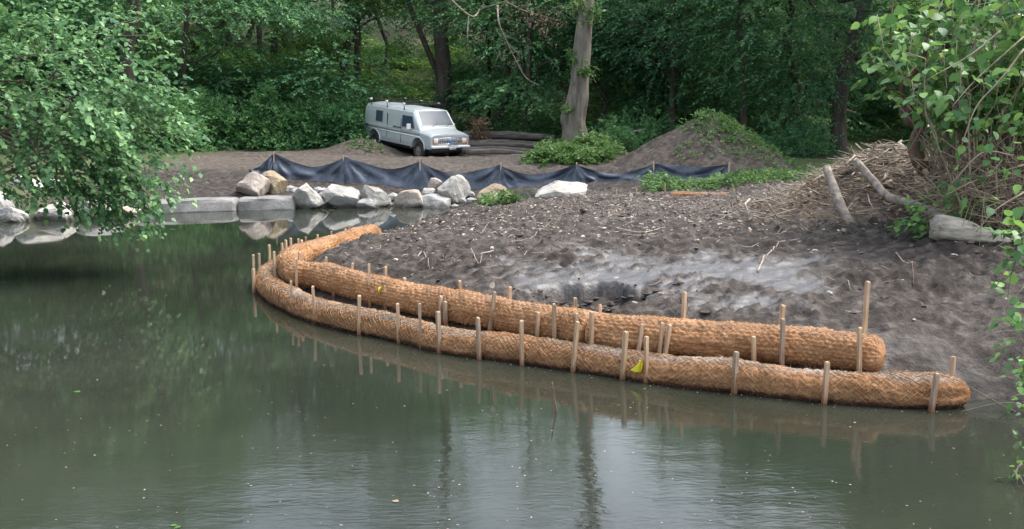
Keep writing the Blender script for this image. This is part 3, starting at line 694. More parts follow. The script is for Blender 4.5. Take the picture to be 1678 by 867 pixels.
B('boulder', 'grey rock behind the drooping tip of the left bush', 128, 205, 326, 364, 25.6, 'rock_grey', 28, 0.8)
B('boulder', 'pale rock up the bank behind the middle of the left bush', 22, 110, 288, 330, 27.5, 'rock_white', 29, 0.8)
B('boulder', 'small pinkish rock between the left bush tip and the slab', 196, 236, 336, 360, 25.8, 'rock_pink', 30, 0.8)
# long slab: lofted block with a broken end and a crack
def slab(u0, u1, d0, d1, z1, label, seed, dep=0.7):
    n = 60; t = np.linspace(0, 1, n); r = np.random.default_rng(seed)
    d = d0 + (d1 - d0) * t; x = np.array([PX(u0 + (u1 - u0) * q, 340, dd)[0] for q, dd in zip(t, d)])
    edge = 1 - 0.5 * np.exp(-((t) / 0.02) ** 2) - 0.5 * np.exp(-((1 - t) / 0.02) ** 2)
    prof = np.array([(-0.5, -0.35), (-0.53, 0.05), (-0.5, 0.72), (-0.44, 0.92), (-0.2, 1.0), (0.3, 1.02), (0.5, 0.95), (0.5, -0.35)])
    V = []
    for i in range(n):
        for j, (a, b) in enumerate(prof):
            q = 0.05 * (vnoise(x[i] * 2.5 + j * 3, j * 1.7, seed) - 0.5); q2 = 0.09 * (vnoise(x[i] * 1.6, j * 2.3, seed + 4) - 0.5)
            V.append((x[i], d[i] + a * dep * (0.8 + 0.2 * edge[i]) + q2, b * z1 * edge[i] + q if b > 0 else b))
    k = len(prof); F = [[i * k + j, (i + 1) * k + j, (i + 1) * k + j + 1, i * k + j + 1] for i in range(n - 1) for j in range(k - 1)]
    F += [list(range(k)), [(n - 1) * k + j for j in range(k)][::-1]]
    c = np.array([x[n // 2], d[n // 2], 0]); o = link('stone_slab', make_mesh('stone_slab', np.array(V) - c, F, M['slab'], False), None, c)
    tag(o, label, 'stone slab', 'stone slabs at the far waterline')
cb = MB(); rc_ = np.random.default_rng(5)
for _ in range(60):
    u, d = rc_.uniform(470, 790), 28.6 + rc_.normal(0, 0.35); x = (u - 839) / FPX * d; q = 0.05 + 0.11 * rc_.random() ** 2
    bm = bmesh.new(); bmesh.ops.create_icosphere(bm, subdivisions=1, radius=1.0); Vq = np.array([v.co[:] for v in bm.verts]) * (1 + 0.18 * rc_.normal(size=(12 if len(bm.verts) == 12 else len(bm.verts), 1))); Fq = [[v.index for v in f.verts] for f in bm.faces]; bm.free()
    cb.add(Vq * np.array([q * 1.3, q, q * 0.8]) + np.array([x, d, G(x, d) + q * 0.3]), Fq)
tag(cb.build('shore_cobbles', M['rock_grey'], None, False), 'small grey stones between the boulders on the far shore', 'cobbles', kind='stuff')
slab(225, 392, 26.6, 27.5, 0.33, 'long flat grey stone slab edging the water behind the left bush', 3)
slab(394, 486, 27.55, 27.9, 0.33, 'shorter grey stone slab below the pinkish and tan boulders', 8)

# ------------------------------------------------------------------ silt fence
def silt_fence():
    us = [448, 565, 690, 820, 944, 1073, 1193]; vs = [251, 257, 263, 270, 269, 268, 269]; ds = [31.0, 30.6, 30.1, 29.5, 28.9, 28.2, 27.6]
    tops = [PX(u, v, d) for u, v, d in zip(us, vs, ds)]
    base0 = np.array([tops[0][0], ds[0], G(tops[0][0], ds[0])])
    root = thing('silt_fence', base0, 'black silt fence sagging between thin wooden stakes across the clearing', 'silt fence')
    sags = [0.36, 0.30, 0.34, 0.30, 0.28, 0.10]
    feet = []
    for i, t in enumerate(tops):
        gz = G(t[0], t[1]); feet.append(gz)
        stake((t[0] + 0.03 * rng.normal(), t[1] - 0.03, t[2] + 0.05), (t[0], t[1] - 0.03, gz - 0.25), 0.045, 0.2, 'stake', mat='fence_stake', parent=root)
    def panel(t0, t1, g0, g1, sag, seed, low=False):
        nu, nv = 48, 12; V = []
        for i in range(nu + 1):
            a = i / nu; x = t0[0] + (t1[0] - t0[0]) * a; y = t0[1] + (t1[1] - t0[1]) * a
            topz = t0[2] + (t1[2] - t0[2]) * a - sag * (1 - abs(2 * a ** (0.75 + 0.12 * (seed % 5)) - 1) ** 1.6) + 0.03 * (vnoise(a * 9, 0.5, seed) - 0.5)
            gz = float(G(x, y)) - 0.05
            topz = max(topz, gz + 0.1)
            for j in range(nv + 1):
                b = j / nv; z = gz + (topz - gz) * b
                # folds radiating down from the two stake heads
                r1 = math.atan2((t0[2] - z), (a + 0.02) * 2.4); r2 = math.atan2((t1[2] - z), (1 - a + 0.02) * 2.4)
                wv = 0.5 * (math.sin(r1 * 15 + seed) * (1 - a) ** 1.2 + math.sin(r2 * 14 + seed * 2) * a ** 1.2) * min(1, a * 8, (1 - a) * 8)
                wv = wv * 0.15 + 0.22 * (vnoise(a * 6, b * 2.5, seed + 3) - 0.5)
                V.append((x, y - 0.02 + wv * (0.35 + 0.65 * (1 - abs(2 * b - 1))) - 0.16 * (1 - b) ** 2, z))
        k = nv + 1; F = [[i * k + j, (i + 1) * k + j, (i + 1) * k + j + 1, i * k + j + 1] for i in range(nu) for j in range(nv)]
        V = np.array(V); V2 = V + np.array([0, 0.012, 0]); m = len(V)
        F2 = [[q + m for q in f[::-1]] for f in F]
        obj('fabric_panel', np.vstack([V, V2]), F + F2, M['fabric'], root, True)
    for i in range(6): panel(tops[i], tops[i + 1], feet[i], feet[i + 1], sags[i], 3 + i)
    e = PX(408, 277, 30.6); panel(e, tops[0], G(e[0], e[1]), feet[0], 0.12, 20)
silt_fence()

# ------------------------------------------------------------------ van
def van():
    paint = simple('silver_paint', (0.40, 0.43, 0.44), (0.46, 0.49, 0.50), 1.5, 0.28, 0, 0, spec=0.6, metal=0.15)
    dark = simple('black_rubber', (0.012, 0.012, 0.013), (0.028, 0.028, 0.03), 20, 0.75, 0.2, 0.003)
    chrome = simple('chrome', (0.55, 0.56, 0.58), (0.62, 0.63, 0.65), 5, 0.22, 0, 0, metal=0.9)
    white = simple('white_paint', (0.68, 0.69, 0.69), (0.75, 0.76, 0.76), 3, 0.35, 0, 0)
    trim = simple('grey_trim', (0.12, 0.125, 0.13), (0.18, 0.185, 0.19), 6, 0.5, 0, 0)
    lamp = simple('lamp_glass', (0.72, 0.72, 0.70), (0.85, 0.85, 0.83), 8, 0.1, 0, 0)
    amber = simple('amber_lens', (0.55, 0.16, 0.02), (0.65, 0.22, 0.03), 8, 0.2, 0, 0)
    blue = simple('blue_badge', (0.08, 0.16, 0.42), (0.12, 0.22, 0.5), 8, 0.3, 0, 0)
    mg, n, l, p = new_mat('window_glass'); p.inputs['Base Color'].default_value = (0.035, 0.06, 0.09, 1); p.inputs['Roughness'].default_value = 0.22; p.inputs['IOR'].default_value = 1.4  # bluish base colour stands in for reflected sky on the windshield
    mud = simple('mud_splash', (0.10, 0.085, 0.07), (0.19, 0.16, 0.14), 12, 0.9, 0.2, 0.003)
    fx, rx = 1.63, -1.72
    fy, ry = 41.3, 44.0
    f_w, r_w = PX(688, 261, fy), PX(613, 236, ry)         # wheel contact points, near side
    head = Vector((math.sin(R(40)), -math.cos(R(40)), 0))
    front = np.array(f_w); back = np.array(f_w) - np.array([*head]) * (fx - rx)
    zf, zr = f_w[2], f_w[2] + 0.30
    pit = math.atan2(zr - zf, fx - rx)
    left = Vector((-head.y, head.x, 0))
    mid = Vector(f_w) - head * fx + left * 0.88; mid.z = zf + (zr - zf) * fx / (fx - rx)
    root = thing('parked_van', mid, 'silver panel van with a roof rack parked nose-down at the wood edge', 'van', rot=(0, pit, math.atan2(head.y, head.x)))
    # body loft: half sections as (y, z) from sill to roof middle
    def sec(w, zs): return [(0.80 * w, zs[0]), (0.95 * w, zs[0] + 0.05), (0.99 * w, zs[1]), (1.0 * w, zs[2]), (0.985 * w, zs[2] + 0.05), (0.955 * w, zs[3]), (0.91 * w, zs[4]), (0.80 * w, zs[5]), (0.4 * w, zs[6]), (0, zs[7])]
    full = (0.42, 0.66, 1.12, 1.66, 1.86, 1.965, 2.02, 2.04)
    st = [(-2.62, 0.93, (0.50, 0.70, 1.12, 1.60, 1.76, 1.86, 1.90, 1.92)), (-2.58, 0.985, (0.46, 0.68, 1.12, 1.64, 1.82, 1.93, 1.98, 2.0)), (-2.4, 1.0, full), (-0.6, 1.0, full), (0.95, 1.0, full),
          (1.08, 1.0, (0.42, 0.66, 1.12, 1.655, 1.85, 1.945, 1.962, 1.968)),
          (1.66, 1.0, (0.42, 0.66, 1.08, 1.18, 1.235, 1.27, 1.276, 1.28)), (1.76, 1.0, (0.42, 0.66, 1.06, 1.12, 1.17, 1.215, 1.24, 1.25)),
          (2.34, 0.99, (0.44, 0.66, 1.0, 1.05, 1.10, 1.145, 1.17, 1.175)), (2.45, 0.98, (0.46, 0.66, 0.98, 1.03, 1.07, 1.11, 1.13, 1.135)), (2.48, 0.965, (0.48, 0.66, 0.95, 0.99, 1.03, 1.05, 1.06, 1.06))]
    V, k = [], 0
    for x, w, zs in st:
        h = sec(w, zs); ring = [(x, -a, b) for a, b in h] + [(x, a, b) for a, b in h[-2::-1]]; k = len(ring); V += ring
    F = [[i * k + j, i * k + j + 1, (i + 1) * k + j + 1, (i + 1) * k + j] for i in range(len(st) - 1) for j in range(k - 1)]
    F += [[i * k + k - 1, i * k, (i + 1) * k, (i + 1) * k + k - 1] for i in range(len(st) - 1)]
    F += [list(range(k))[::-1], [(len(st) - 1) * k + j for j in range(k)]]
    body = obj('body', V, F, paint, root, False, local=True)
    bm = bmesh.new(); bm.from_mesh(body.data); bmesh.ops.recalc_face_normals(bm, faces=bm.faces); bm.to_mesh(body.data); bm.free()
    # wheel arches cut out of the shell
    cut = MB()
    for x in (fx, rx):
        for sy in (-1, 1): cut.tube([(x, sy * 0.62, 0.42), (x, sy * 1.2, 0.42)], 0.47, 24)
    c = cut.build('cutter', None, root, local=True)
    bmc = bmesh.new(); bmc.from_mesh(c.data); bmesh.ops.recalc_face_normals(bmc, faces=bmc.faces); bmc.to_mesh(c.data); bmc.free()
    md = body.modifiers.new('arch', 'BOOLEAN'); md.object = c; md.operation = 'DIFFERENCE'; md.solver = 'EXACT'
    bpy.context.view_layer.update()
    ev = body.evaluated_get(bpy.context.evaluated_depsgraph_get()); nm = bpy.data.meshes.new_from_object(ev)
    body.modifiers.clear(); body.data = nm; bpy.data.objects.remove(c)
    for pl in body.data.polygons: pl.use_smooth = False
    bv = body.modifiers.new('soft', 'BEVEL'); bv.width = 0.025; bv.segments = 2; bv.limit_method = 'ANGLE'; bv.angle_limit = R(25)
    # arch lips, underbody
    for x in (fx, rx):
        for sy in (-1, 1):
            th = np.linspace(R(-8), R(188), 22); pth = [(x + 0.485 * math.cos(a), sy * 1.0, 0.42 + 0.485 * math.sin(a)) for a in th if 0.42 + 0.485 * math.sin(a) > 0.4]
            MB().tube(pth, 0.028, 6).build('arch_lip', paint, root, local=True)
    MB().box((0, 0, 0.40), (4.7, 1.5, 0.18)).build('underbody', dark, root, local=True)
    # wheels
    for x in (fx, rx):
        for sy in (-1, 1):
            pr = [(0.20, -0.10), (0.30, -0.115), (0.345, -0.09), (0.362, -0.04), (0.362, 0.04), (0.345, 0.09), (0.30, 0.115), (0.20, 0.10)]
            nseg = 28; V = []
            for i in range(nseg):
                a = 2 * math.pi * i / nseg
                for r_, y_ in pr: V.append((r_ * math.cos(a), y_, r_ * math.sin(a)))
            q = len(pr); F = [[i * q + j, ((i + 1) % nseg) * q + j, ((i + 1) % nseg) * q + (j + 1) % q, i * q + (j + 1) % q] for i in range(nseg) for j in range(q)]
            wo_ = link('wheel', make_mesh('wheel', np.array(V), F, dark, True), root, (x, sy * 0.88, 0.362))
            mb = MB(); mb.tube([(0, sy * 0.02, 0), (0, sy * 0.085, 0)], [0.205, 0.205], 20); mb.tube([(0, sy * 0.08, 0), (0, sy * 0.12, 0)], [0.09, 0.06], 14)
            mb.build('rim', chrome if x < 0 else mud, wo_, local=True, smooth=False)
    # windows (pane proud of a dark gasket)
    def pane(name, pts, out, mat, gasket=None):
        pts = np.array(pts, float); n_ = nrm(np.cross(pts[1] - pts[0], pts[2] - pts[1])); n_ = n_ if np.dot(n_, out) > 0 else -n_
        c_ = pts.mean(0); m_ = len(pts)
        def slabm(sc, a, b): q = c_ + (pts - c_) * sc; return np.vstack([q + n_ * a, q + n_ * b]), [list(range(m_)), [m_ + i for i in range(m_)][::-1]] + [[i, (i + 1) % m_, m_ + (i + 1) % m_, m_ + i] for i in range(m_)]
        par = root
        if gasket is not None:
            v_, f_ = slabm(1.06, -0.02, 0.012); fo_ = obj(name, v_, f_, gasket, root, False, local=True); v_, f_ = slabm(1.0, -0.01, 0.018); obj('pane', v_, f_, mat, fo_, False, local=True); return fo_
        v_, f_ = slabm(1.0, -0.01, 0.012); return obj(name, v_, f_, mat, root, False, local=True)
    pane('windshield', [(1.60, -0.80, 1.365), (1.60, 0.80, 1.365), (1.13, 0.72, 1.925), (1.13, -0.72, 1.925)], (0.5, 0, 0.5), mg, white)
    for sy in (-1, 1):
        pane('side_window', [(0.42, sy * 0.985, 1.24), (1.30, sy * 0.985, 1.24), (1.12, sy * 0.965, 1.70), (0.42, sy * 0.965, 1.70)], (0, sy, 0), mg, trim)
        pane('side_window', [(-1.62, sy * 0.988, 1.28), (-1.12, sy * 0.988, 1.28), (-1.12, sy * 0.965, 1.72), (-1.62, sy * 0.965, 1.72)], (0, sy, 0), mg, trim)
        MB().box((-0.35, sy * 1.003, 1.02), (4.2, 0.02, 0.045)).build('side_stripe', trim, root, local=True)
        MB().box((-0.35, sy * 1.003, 0.93), (4.2, 0.016, 0.03)).build('side_stripe', white, root, local=True)
        MB().box((0.33, sy * 0.995, 1.05), (0.012, 0.012, 1.0)).build('door_seam', dark, root, local=True)
        MB().box((1.42, sy * 0.995, 0.98), (0.012, 0.012, 0.30)).build('door_seam', dark, root, local=True)
        MB().box((-0.72, sy * 0.985, 1.18), (0.012, 0.04, 1.0)).build('door_seam', dark, root, local=True)
        m_ = MB(); m_.box((1.10, sy * 1.13, 1.30), (0.08, 0.17, 0.22)); m_.tube([(1.12, sy * 0.97, 1.22), (1.11, sy * 1.1, 1.25)], 0.015, 6); m_.build('door_mirror', white, root, local=True, smooth=False)
        MB().box((0.50, sy * 1.01, 1.12), (0.14, 0.03, 0.035)).build('door_handle', chrome, root, local=True)
        # small dark signwriting on the cab door, too small to read in the photograph
        s_ = MB(); xx = -0.25
        for q in range(11):
            wd = 0.03 + 0.035 * rng.random(); s_.box((xx, sy * 1.0, 1.165 + 0.01 * rng.normal()), (wd, 0.006, 0.05 + 0.03 * rng.random())); xx += wd + 0.02
        s_.build('lettering', dark, root, local=True, smooth=False)
    # front end
    MB().box((2.475, 0, 0.83), (0.05, 1.72, 0.27)).build('grille_panel', trim, root, local=True)
    gr = MB().box((2.50, 0, 0.96), (0.03, 1.22, 0.025)).box((2.50, 0, 0.71), (0.03, 1.22, 0.025)).build('grille_frame', chrome, root, local=True)
    for i in range(13): MB().box((2.503, -0.54 + i * 0.09, 0.835), (0.025, 0.022, 0.225)).build('grille_bar', chrome, root, local=True)
    bd = MB().tube([(2.50, 0, 0.84), (2.53, 0, 0.84)], [0.075, 0.07], 18); o = bd.build('badge', blue, root, local=True); o.scale = (1, 1.5, 1)
    for sy in (-1, 1):
        h_ = MB().box((2.492, sy * 0.72, 0.86), (0.04, 0.235, 0.17)).build('headlight', lamp, root, local=True); b_ = h_.modifiers.new('b', 'BEVEL'); b_.width = 0.02; b_.segments = 2
        MB().box((2.50, sy * 0.72, 0.735), (0.035, 0.21, 0.05)).build('turn_signal', amber, root, local=True)
    bp = MB().box((2.55, 0, 0.60), (0.14, 1.92, 0.11)).build('front_bumper', white, root, local=True); b_ = bp.modifiers.new('b', 'BEVEL'); b_.width = 0.03; b_.segments = 3
    MB().box((2.50, 0, 0.46), (0.12, 1.8, 0.16)).build('front_valance', dark, root, local=True)
    pl = MB().box((2.63, 0.05, 0.57), (0.015, 0.33, 0.17)).build('number_plate', white, root, local=True)
    MB().box((2.642, 0.05, 0.63), (0.006, 0.26, 0.02)).build('plate_band', blue, pl, local=True)
    MB().box((2.625, 0.05, 0.68), (0.03, 0.5, 0.03)).build('plate_bracket', dark, root, local=True)
    for q in (-0.35, 0.35): MB().tube([(1.72, q, 1.335), (1.50, q + 0.4, 1.50)], 0.009, 5).build('wiper', dark, root, local=True)
    MB().box((-2.66, 0, 0.55), (0.12, 1.9, 0.12)).build('rear_bumper', trim, root, local=True)
    # roof rack
    for x in (-2.2, -0.95, 0.35):
        mb = MB(); mb.tube([(x, -0.86, 1.86), (x, -0.88, 2.14), (x, 0.88, 2.14), (x, 0.86, 1.86)], 0.026, 6); mb.build('rack_bar', dark, root, local=True, smooth=False)
        for sy in (-1, 1): MB().box((x, sy * 0.9, 2.16), (0.10, 0.07, 0.09)).build('rack_end', white, root, local=True)
    for sy in (-0.78, 0.78): MB().tube([(-2.3, sy, 2.165), (0.75 if sy > 0 else -0.9, sy, 2.165)], 0.032, 8).build('rack_rail', dark, root, local=True)
van()

# ------------------------------------------------------------------ large leaves, one by one
LEAF_V = np.array([(0, 0, 0), (0.08, 0.26, 0.03), (0.34, 0.39, 0.05), (0.66, 0.27, 0.02), (1, 0, -0.10), (0.66, -0.27, 0.02), (0.34, -0.39, 0.05), (0.08, -0.26, 0.03), (0.34, 0, -0.02), (0.66, 0, -0.03)])
LEAF_F = [[0, 8, 2, 1], [8, 9, 3, 2], [9, 4, 3], [0, 7, 6, 8], [8, 6, 5, 9], [9, 5, 4]]
LEAF_T = [[0, 8, 2], [0, 2, 1], [8, 9, 3], [8, 3, 2], [9, 4, 3], [0, 7, 6], [0, 6, 8], [8, 6, 5], [8, 5, 9], [9, 5, 4]]
def spray_xf(P, A, nl, L, ll, droop=0.25, jitter=0.3, hang=0.3, r=rng):
    N = len(P); A = nrm(A); Zv = np.array([0, 0, 1.0]); S = nrm(np.cross(A, Zv + 0.01)); Nn = nrm(np.cross(S, A))
    L = np.broadcast_to(np.asarray(L, float), (N,)); out = []
    for i in range(nl):
        t = (i + 0.6) / nl; sd = 1 if i % 2 else -1
        b = P + A * (L * t)[:, None] - Zv * (droop * t * t * L)[:, None]
        d = nrm(A * (0.35 + 0.6 * t) + S * sd * 0.9 * (1.05 - t * 0.8) - Zv * hang + r.normal(0, jitter, (N, 3)))
        no = Nn + r.normal(0, 0.35, (N, 3)); out.append((b, d, no, ll * (0.6 + 0.7 * r.random(N))))
    return [np.concatenate(q) for q in zip(*out)]
def big_leaves(root, xf, mat, nobj, wr=1.0, name='leaf', curl=1.0, keep=None):
    """the nobj leaves that show largest become objects, the rest one mass of foliage"""
    b, d, no, ln = xf
    if keep is not None: b, d, no, ln = b[keep], d[keep], no[keep], ln[keep]
    d = nrm(d); w = nrm(np.cross(no, d)); n_ = np.cross(d, w)
    u = 839 + b[:, 0] / b[:, 1] * FPX; v = 176 + (CAMH - b[:, 2]) / b[:, 1] * FPX
    inside = (u > 4) & (u < 1674) & (v > 4) & (v < 860)
    # nearest in view first, and facing the camera
    face = np.abs(np.einsum('ij,ij->i', n_, nrm(b - np.array([0, 0, CAMH]))))
    score = np.where(inside, ln / b[:, 1] * (0.5 + face), -1)
    near = b[:, 1] + 0.0
    order = np.argsort(-(score / score.max()) + (near - near.min()) / (near.max() - near.min() + 1e-6) * 1.2)
    order = order[inside[order]]
    top = order[:nobj]; mask = np.ones(len(b), bool); mask[top] = False
    base = np.array(root.location)
    me = [make_mesh(name, LEAF_V * np.array([1, wr * q, c * curl]), LEAF_F, M[mat], True) for q, c in ((1, 1), (0.9, 1.8), (1.1, 0.3))]
    for k, i in enumerate(top):
        o = bpy.data.objects.new(name, me[k % 3]); COL.objects.link(o); o.parent = root
        mt = Matrix(((d[i][0], w[i][0], n_[i][0], 0), (d[i][1], w[i][1], n_[i][1], 0), (d[i][2], w[i][2], n_[i][2], 0), (0, 0, 0, 1)))
        o.matrix_basis = Matrix.Translation(Vector(b[i] - base)) @ mt @ Matrix.Scale(float(ln[i]), 4)
    if mask.any():
        B_, D_, W_2, N_, Ln = b[mask], d[mask], w[mask], n_[mask], ln[mask]
        q = LEAF_V * np.array([1, wr, curl])
        V = B_[:, None] + Ln[:, None, None] * (D_[:, None] * q[None, :, 0:1] + W_2[:, None] * q[None, :, 1:2] + N_[:, None] * q[None, :, 2:3])
        Fq = (np.array(LEAF_T)[None] + (np.arange(len(B_)) * len(q))[:, None, None]).reshape(-1, 3)
        o = obj('foliage', V.reshape(-1, 3), Fq, M[mat], root, True, {'tint': ('FACE', np.repeat(rng.random(len(B_)), len(LEAF_T)))})
        tag(o, kind='stuff')

# ------------------------------------------------------------------ the wood
def gpt(u, d): x = (u - 839) / FPX * d; return np.array([x, d, G(x, d) - 0.15])
def px_path(base, pts, d, ztop, lean=0.0):
    P = [base] + [PX(u, v, d) for u, v in pts]
    q = P[-1]; P.append(np.array([q[0] + lean, d, (q[2] + ztop) / 2])); P.append(np.array([q[0] + lean * 2, d, ztop])); return P
def wtree(label, u, d, diam, pts, ztop, cz, cr, ncl=26, per=16, lean=0.0, **kw):
    b = gpt(u, d); P = px_path(b, pts, d, ztop, lean)
    return tree('forest_tree', label, b, diam, P, (P[-1][0] if 'cx' not in kw else kw.pop('cx'), d, cz), cr, ncl, per, group='trees at the edge of the wood', **kw)
wtree('thick dark tree trunk directly behind the van', 725, 50, 0.85, [(727, 120), (722, 40)], 20, 12, (5, 4, 6), 34, 16)
wtree('dark straight trunk on the slope, left one of a close pair', 424, 54, 0.34, [(425, 90), (423, 10)], 19, 13, (4, 4, 5), 26, 14)
wtree('dark forked trunk on the slope, right one of a close pair', 447, 55, 0.45, [(449, 90), (452, 10)], 20, 13, (4, 4, 5), 26, 14, lean=0.6)
wtree('straight dark trunk left of the van, up among the leaves', 585, 56, 0.42, [(586, 80), (584, 5)], 20, 10, (4.5, 4, 6.5), 34, 16)
wtree('dark trunk rising behind the top of the left bush', 208, 42, 0.55, [(212, 70), (222, 5)], 19, 10, (4.5, 4, 6), 40, 18, lean=0.4)
wtree('dark tree trunk leaning right at the right-hand wood edge, with low hanging branches', 1372, 40, 0.62, [(1375, 190), (1384, 110), (1412, 30)], 18, 7.2, (4.6, 3.5, 4.6), 60, 22, lean=1.0, leaf='forest_leaf', cx=11.5)
wtree('slim dark tree with layered branches right of the pale trunk', 1100, 44, 0.26, [(1102, 100), (1104, 5)], 15, 7.6, (4.6, 3.5, 4.6), 56, 22)
wtree('slim dark tree with leafy boughs above the dirt mound', 1218, 42, 0.3, [(1216, 110), (1212, 5)], 16, 7.6, (4.2, 3.2, 4.4), 56, 22)
wtree('slim tree close behind the left side of the pale trunk', 862, 46, 0.25, [(866, 90), (868, 5)], 16, 8.6, (4.2, 3.5, 5), 40, 18)
wtree('tree with dark foliage left of the shrubs behind the bush', 300, 46, 0.3, [(302, 90), (306, 5)], 16, 8.5, (4, 3.5, 5), 48, 20)
wtree('small tree with hanging leaves between van and pale trunk', 800, 52, 0.24, [(802, 90), (800, 10)], 14, 8.5, (3.8, 3.2, 4.8), 40, 18)
wtree('dark tree at the right behind the knotweed thicket', 1560, 36, 0.5, [(1562, 120), (1570, 5)], 17, 9, (4.5, 4, 5.5), 44, 18)

# big pale tree in the middle with a twisted foot and a few shoots on the bark
def pale_tree():
    d = 36.0; b = gpt(940, d); b[2] = G(b[0], d) - 0.2
    root = thing('pale_tree', b, 'big pale bare tree trunk with swollen twisted foot among green weeds', 'tree')
    px = [(941, 214, 45), (938, 196, 47), (944, 170, 42), (949, 140, 37), (952, 110, 35), (954, 80, 34), (957, 45, 31), (962, 0, 28)]
    path = [b + np.array([0.02, 0, 0]), *[PX(u, v, d) for u, v, _ in px]]
    rad = [0.55] + [w * 0.84 / 1630 * d / 2 for *_, w in px]
    top = path[-1]; path += [top + np.array([0.15, 0, 3.2]), top + np.array([0.5, 0.2, 7]), top + np.array([0.6, 0.4, 11.5])]; rad += [0.27, 0.22, 0.12]
    P = catmull(np.column_stack([np.array(path), rad]), 0.12); k = 28; V = []
    T = nrm(np.gradient(P[:, :3], axis=0))
    for i, (x, y, z, r_) in enumerate(P):
        h = z - b[2]; low = math.exp(-max(h - 0.2, 0) / 1.3)
        for j in range(k):
            a = 2 * math.pi * j / k
            gro = 0.33 * math.exp(-((((a + math.pi * 0.42 + 0.15 * h) % (2 * math.pi)) - 0.0) / 0.20) ** 2) + 0.33 * math.exp(-((((a + math.pi * 0.42 + 0.15 * h) % (2 * math.pi)) - 2 * math.pi) / 0.20) ** 2)
            rr = r_ * (1 - gro * sstep(0.0, 0.4, h) * (1 - sstep(2.4, 4.2, h)) + 0.22 * low * math.sin(5 * a + 1) + 0.09 * (vnoise(a * 2.0, h * 1.6, 3) - 0.5) + 0.05 * (vnoise(a * 5, h * 5, 6) - 0.5))
            V.append((x + rr * math.cos(a), y + rr * math.sin(a), z))
    n = len(P); F = [[i * k + j, i * k + (j + 1) % k, (i + 1) * k + (j + 1) % k, (i + 1) * k + j] for i in range(n - 1) for j in range(k)]
    trunk = obj('trunk', V, F, M['bark_pale'], root, True)
    for u, v, r_ in [(936, 90, 0.16), (958, 46, 0.14), (970, 66, 0.1), (963, 84, 0.12), (941, 190, 0.1)]:
        c = PX(u, v, d - 0.30); mb = MB(); mb.tube([c + np.array([0, 0.25, -0.02]), c, c + np.array([0, -0.10, 0.02])], [r_ * 1.5, r_, r_ * 0.45], 10, wob=0.2); mb.build('burl', M['bark_pale'], trunk)
    mb = MB(); Cc = []
    for q in range(11):
        j = int(n * (0.60 + 0.38 * rng.random())); e = P[j, :3] + np.array([rng.normal(0, 2.3), rng.normal(0, 2.0), 1.2 + 1.5 * rng.random()])
        pth, rr = limb(P[j, :3], e, 0.10, 0.02, 7, 0.5); mb.tube(pth, rr, 6); Cc.append(e)
    mb.build('branches', M['bark_pale'], root)
    pts, ax, tb, _ = crown_points((top[0] + 0.5, d, top[2] + 10.5), (3.2, 3.0, 2.6), 26, 14)
    V, F, T_ = sprays(pts, ax, 10, 0.8, 0.2, tintbase=tb); obj('crown', V, F, M['forest_leaf'], root, False, {'tint': ('FACE', T_)})
    # leafy shoots on the bark
    for u, v, s_ in [(973, 24, 0.30), (944, 4, 0.25), (935, 92, 0.14), (961, 118, 0.22), (930, 178, 0.1)]:
        c = PX(u, v, d - 0.40); m = int(40 * s_ / 0.3) + 6; p_ = c + rng.normal(0, s_ * 0.55, (m, 3)) * np.array([1, 0.5, 1]); a_ = rng.normal(0, 1, (m, 3)); a_[:, 2] += 0.3
        V, F, T_ = sprays(p_, a_, 6, 0.22, 0.13, tintbase=0.3); tag(obj('shoot_leaves', V, F, M['weed_leaf'], root, False, {'tint': ('FACE', T_)}), kind='stuff')
pale_tree()

# the rest of the wood: canopy, understory and far trunks that read as one mass
def scatter(name, label, cat, sources, pts, idx, rot, scl):
    """one mass of foliage: crowns set on points by geometry nodes"""
    cl = bpy.data.collections.new(name + '_crowns')
    for q in sources: cl.objects.link(q)
    me = bpy.data.meshes.new(name); me.from_pydata([tuple(map(float, p)) for p in pts], [], [])
    me.attributes.new('idx', 'INT', 'POINT').data.foreach_set('value', np.asarray(idx, dtype=np.int32))
    for nm, arr in (('rot', rot), ('scl', scl)): me.attributes.new(nm, 'FLOAT_VECTOR', 'POINT').data.foreach_set('vector', np.asarray(arr, dtype=np.float32).ravel())
    o = link(name, me); ng = bpy.data.node_groups.new(name, 'GeometryNodeTree')
    ng.interface.new_socket('Geometry', in_out='INPUT', socket_type='NodeSocketGeometry'); ng.interface.new_socket('Geometry', in_out='OUTPUT', socket_type='NodeSocketGeometry')
    gi, go = ng.nodes.new('NodeGroupInput'), ng.nodes.new('NodeGroupOutput'); ci = ng.nodes.new('GeometryNodeCollectionInfo'); ip = ng.nodes.new('GeometryNodeInstanceOnPoints')
    ci.inputs['Collection'].default_value = cl; ci.inputs['Separate Children'].default_value = True; ci.inputs['Reset Children'].default_value = True; ip.inputs['Pick Instance'].default_value = True
    def na(nm, ty):
        k = ng.nodes.new('GeometryNodeInputNamedAttribute'); k.data_type = ty; k.inputs['Name'].default_value = nm; return [q for q in k.outputs if q.enabled and q.name == 'Attribute'][0]
    lk = ng.links.new; lk(gi.outputs[0], ip.inputs['Points']); lk(ci.outputs[0], ip.inputs['Instance']); lk(na('idx', 'INT'), ip.inputs['Instance Index'])
    lk(na('rot', 'FLOAT_VECTOR'), ip.inputs['Rotation']); lk(na('scl', 'FLOAT_VECTOR'), ip.inputs['Scale']); lk(ip.outputs[0], go.inputs[0])
    o.modifiers.new('scatter', 'NODES').node_group = ng
    return tag(o, label, cat, kind='stuff')
def crown_source(rad, ncl, per, spread, nl, L, ll, mat, r, shell=0.4, flat=0.4, trunk=None):
    pts, ax, tb, C = crown_points((0, 0, 0), rad, ncl, per, flat, spread, shell, r)
    V, F, T = sprays(pts, ax, nl, L, ll, 0.3, 0.32, r=r, tintbase=tb)
    return bpy.data.objects.new('crown', make_mesh('crown', V, F, M[mat], False, {'tint': ('FACE', T)}))
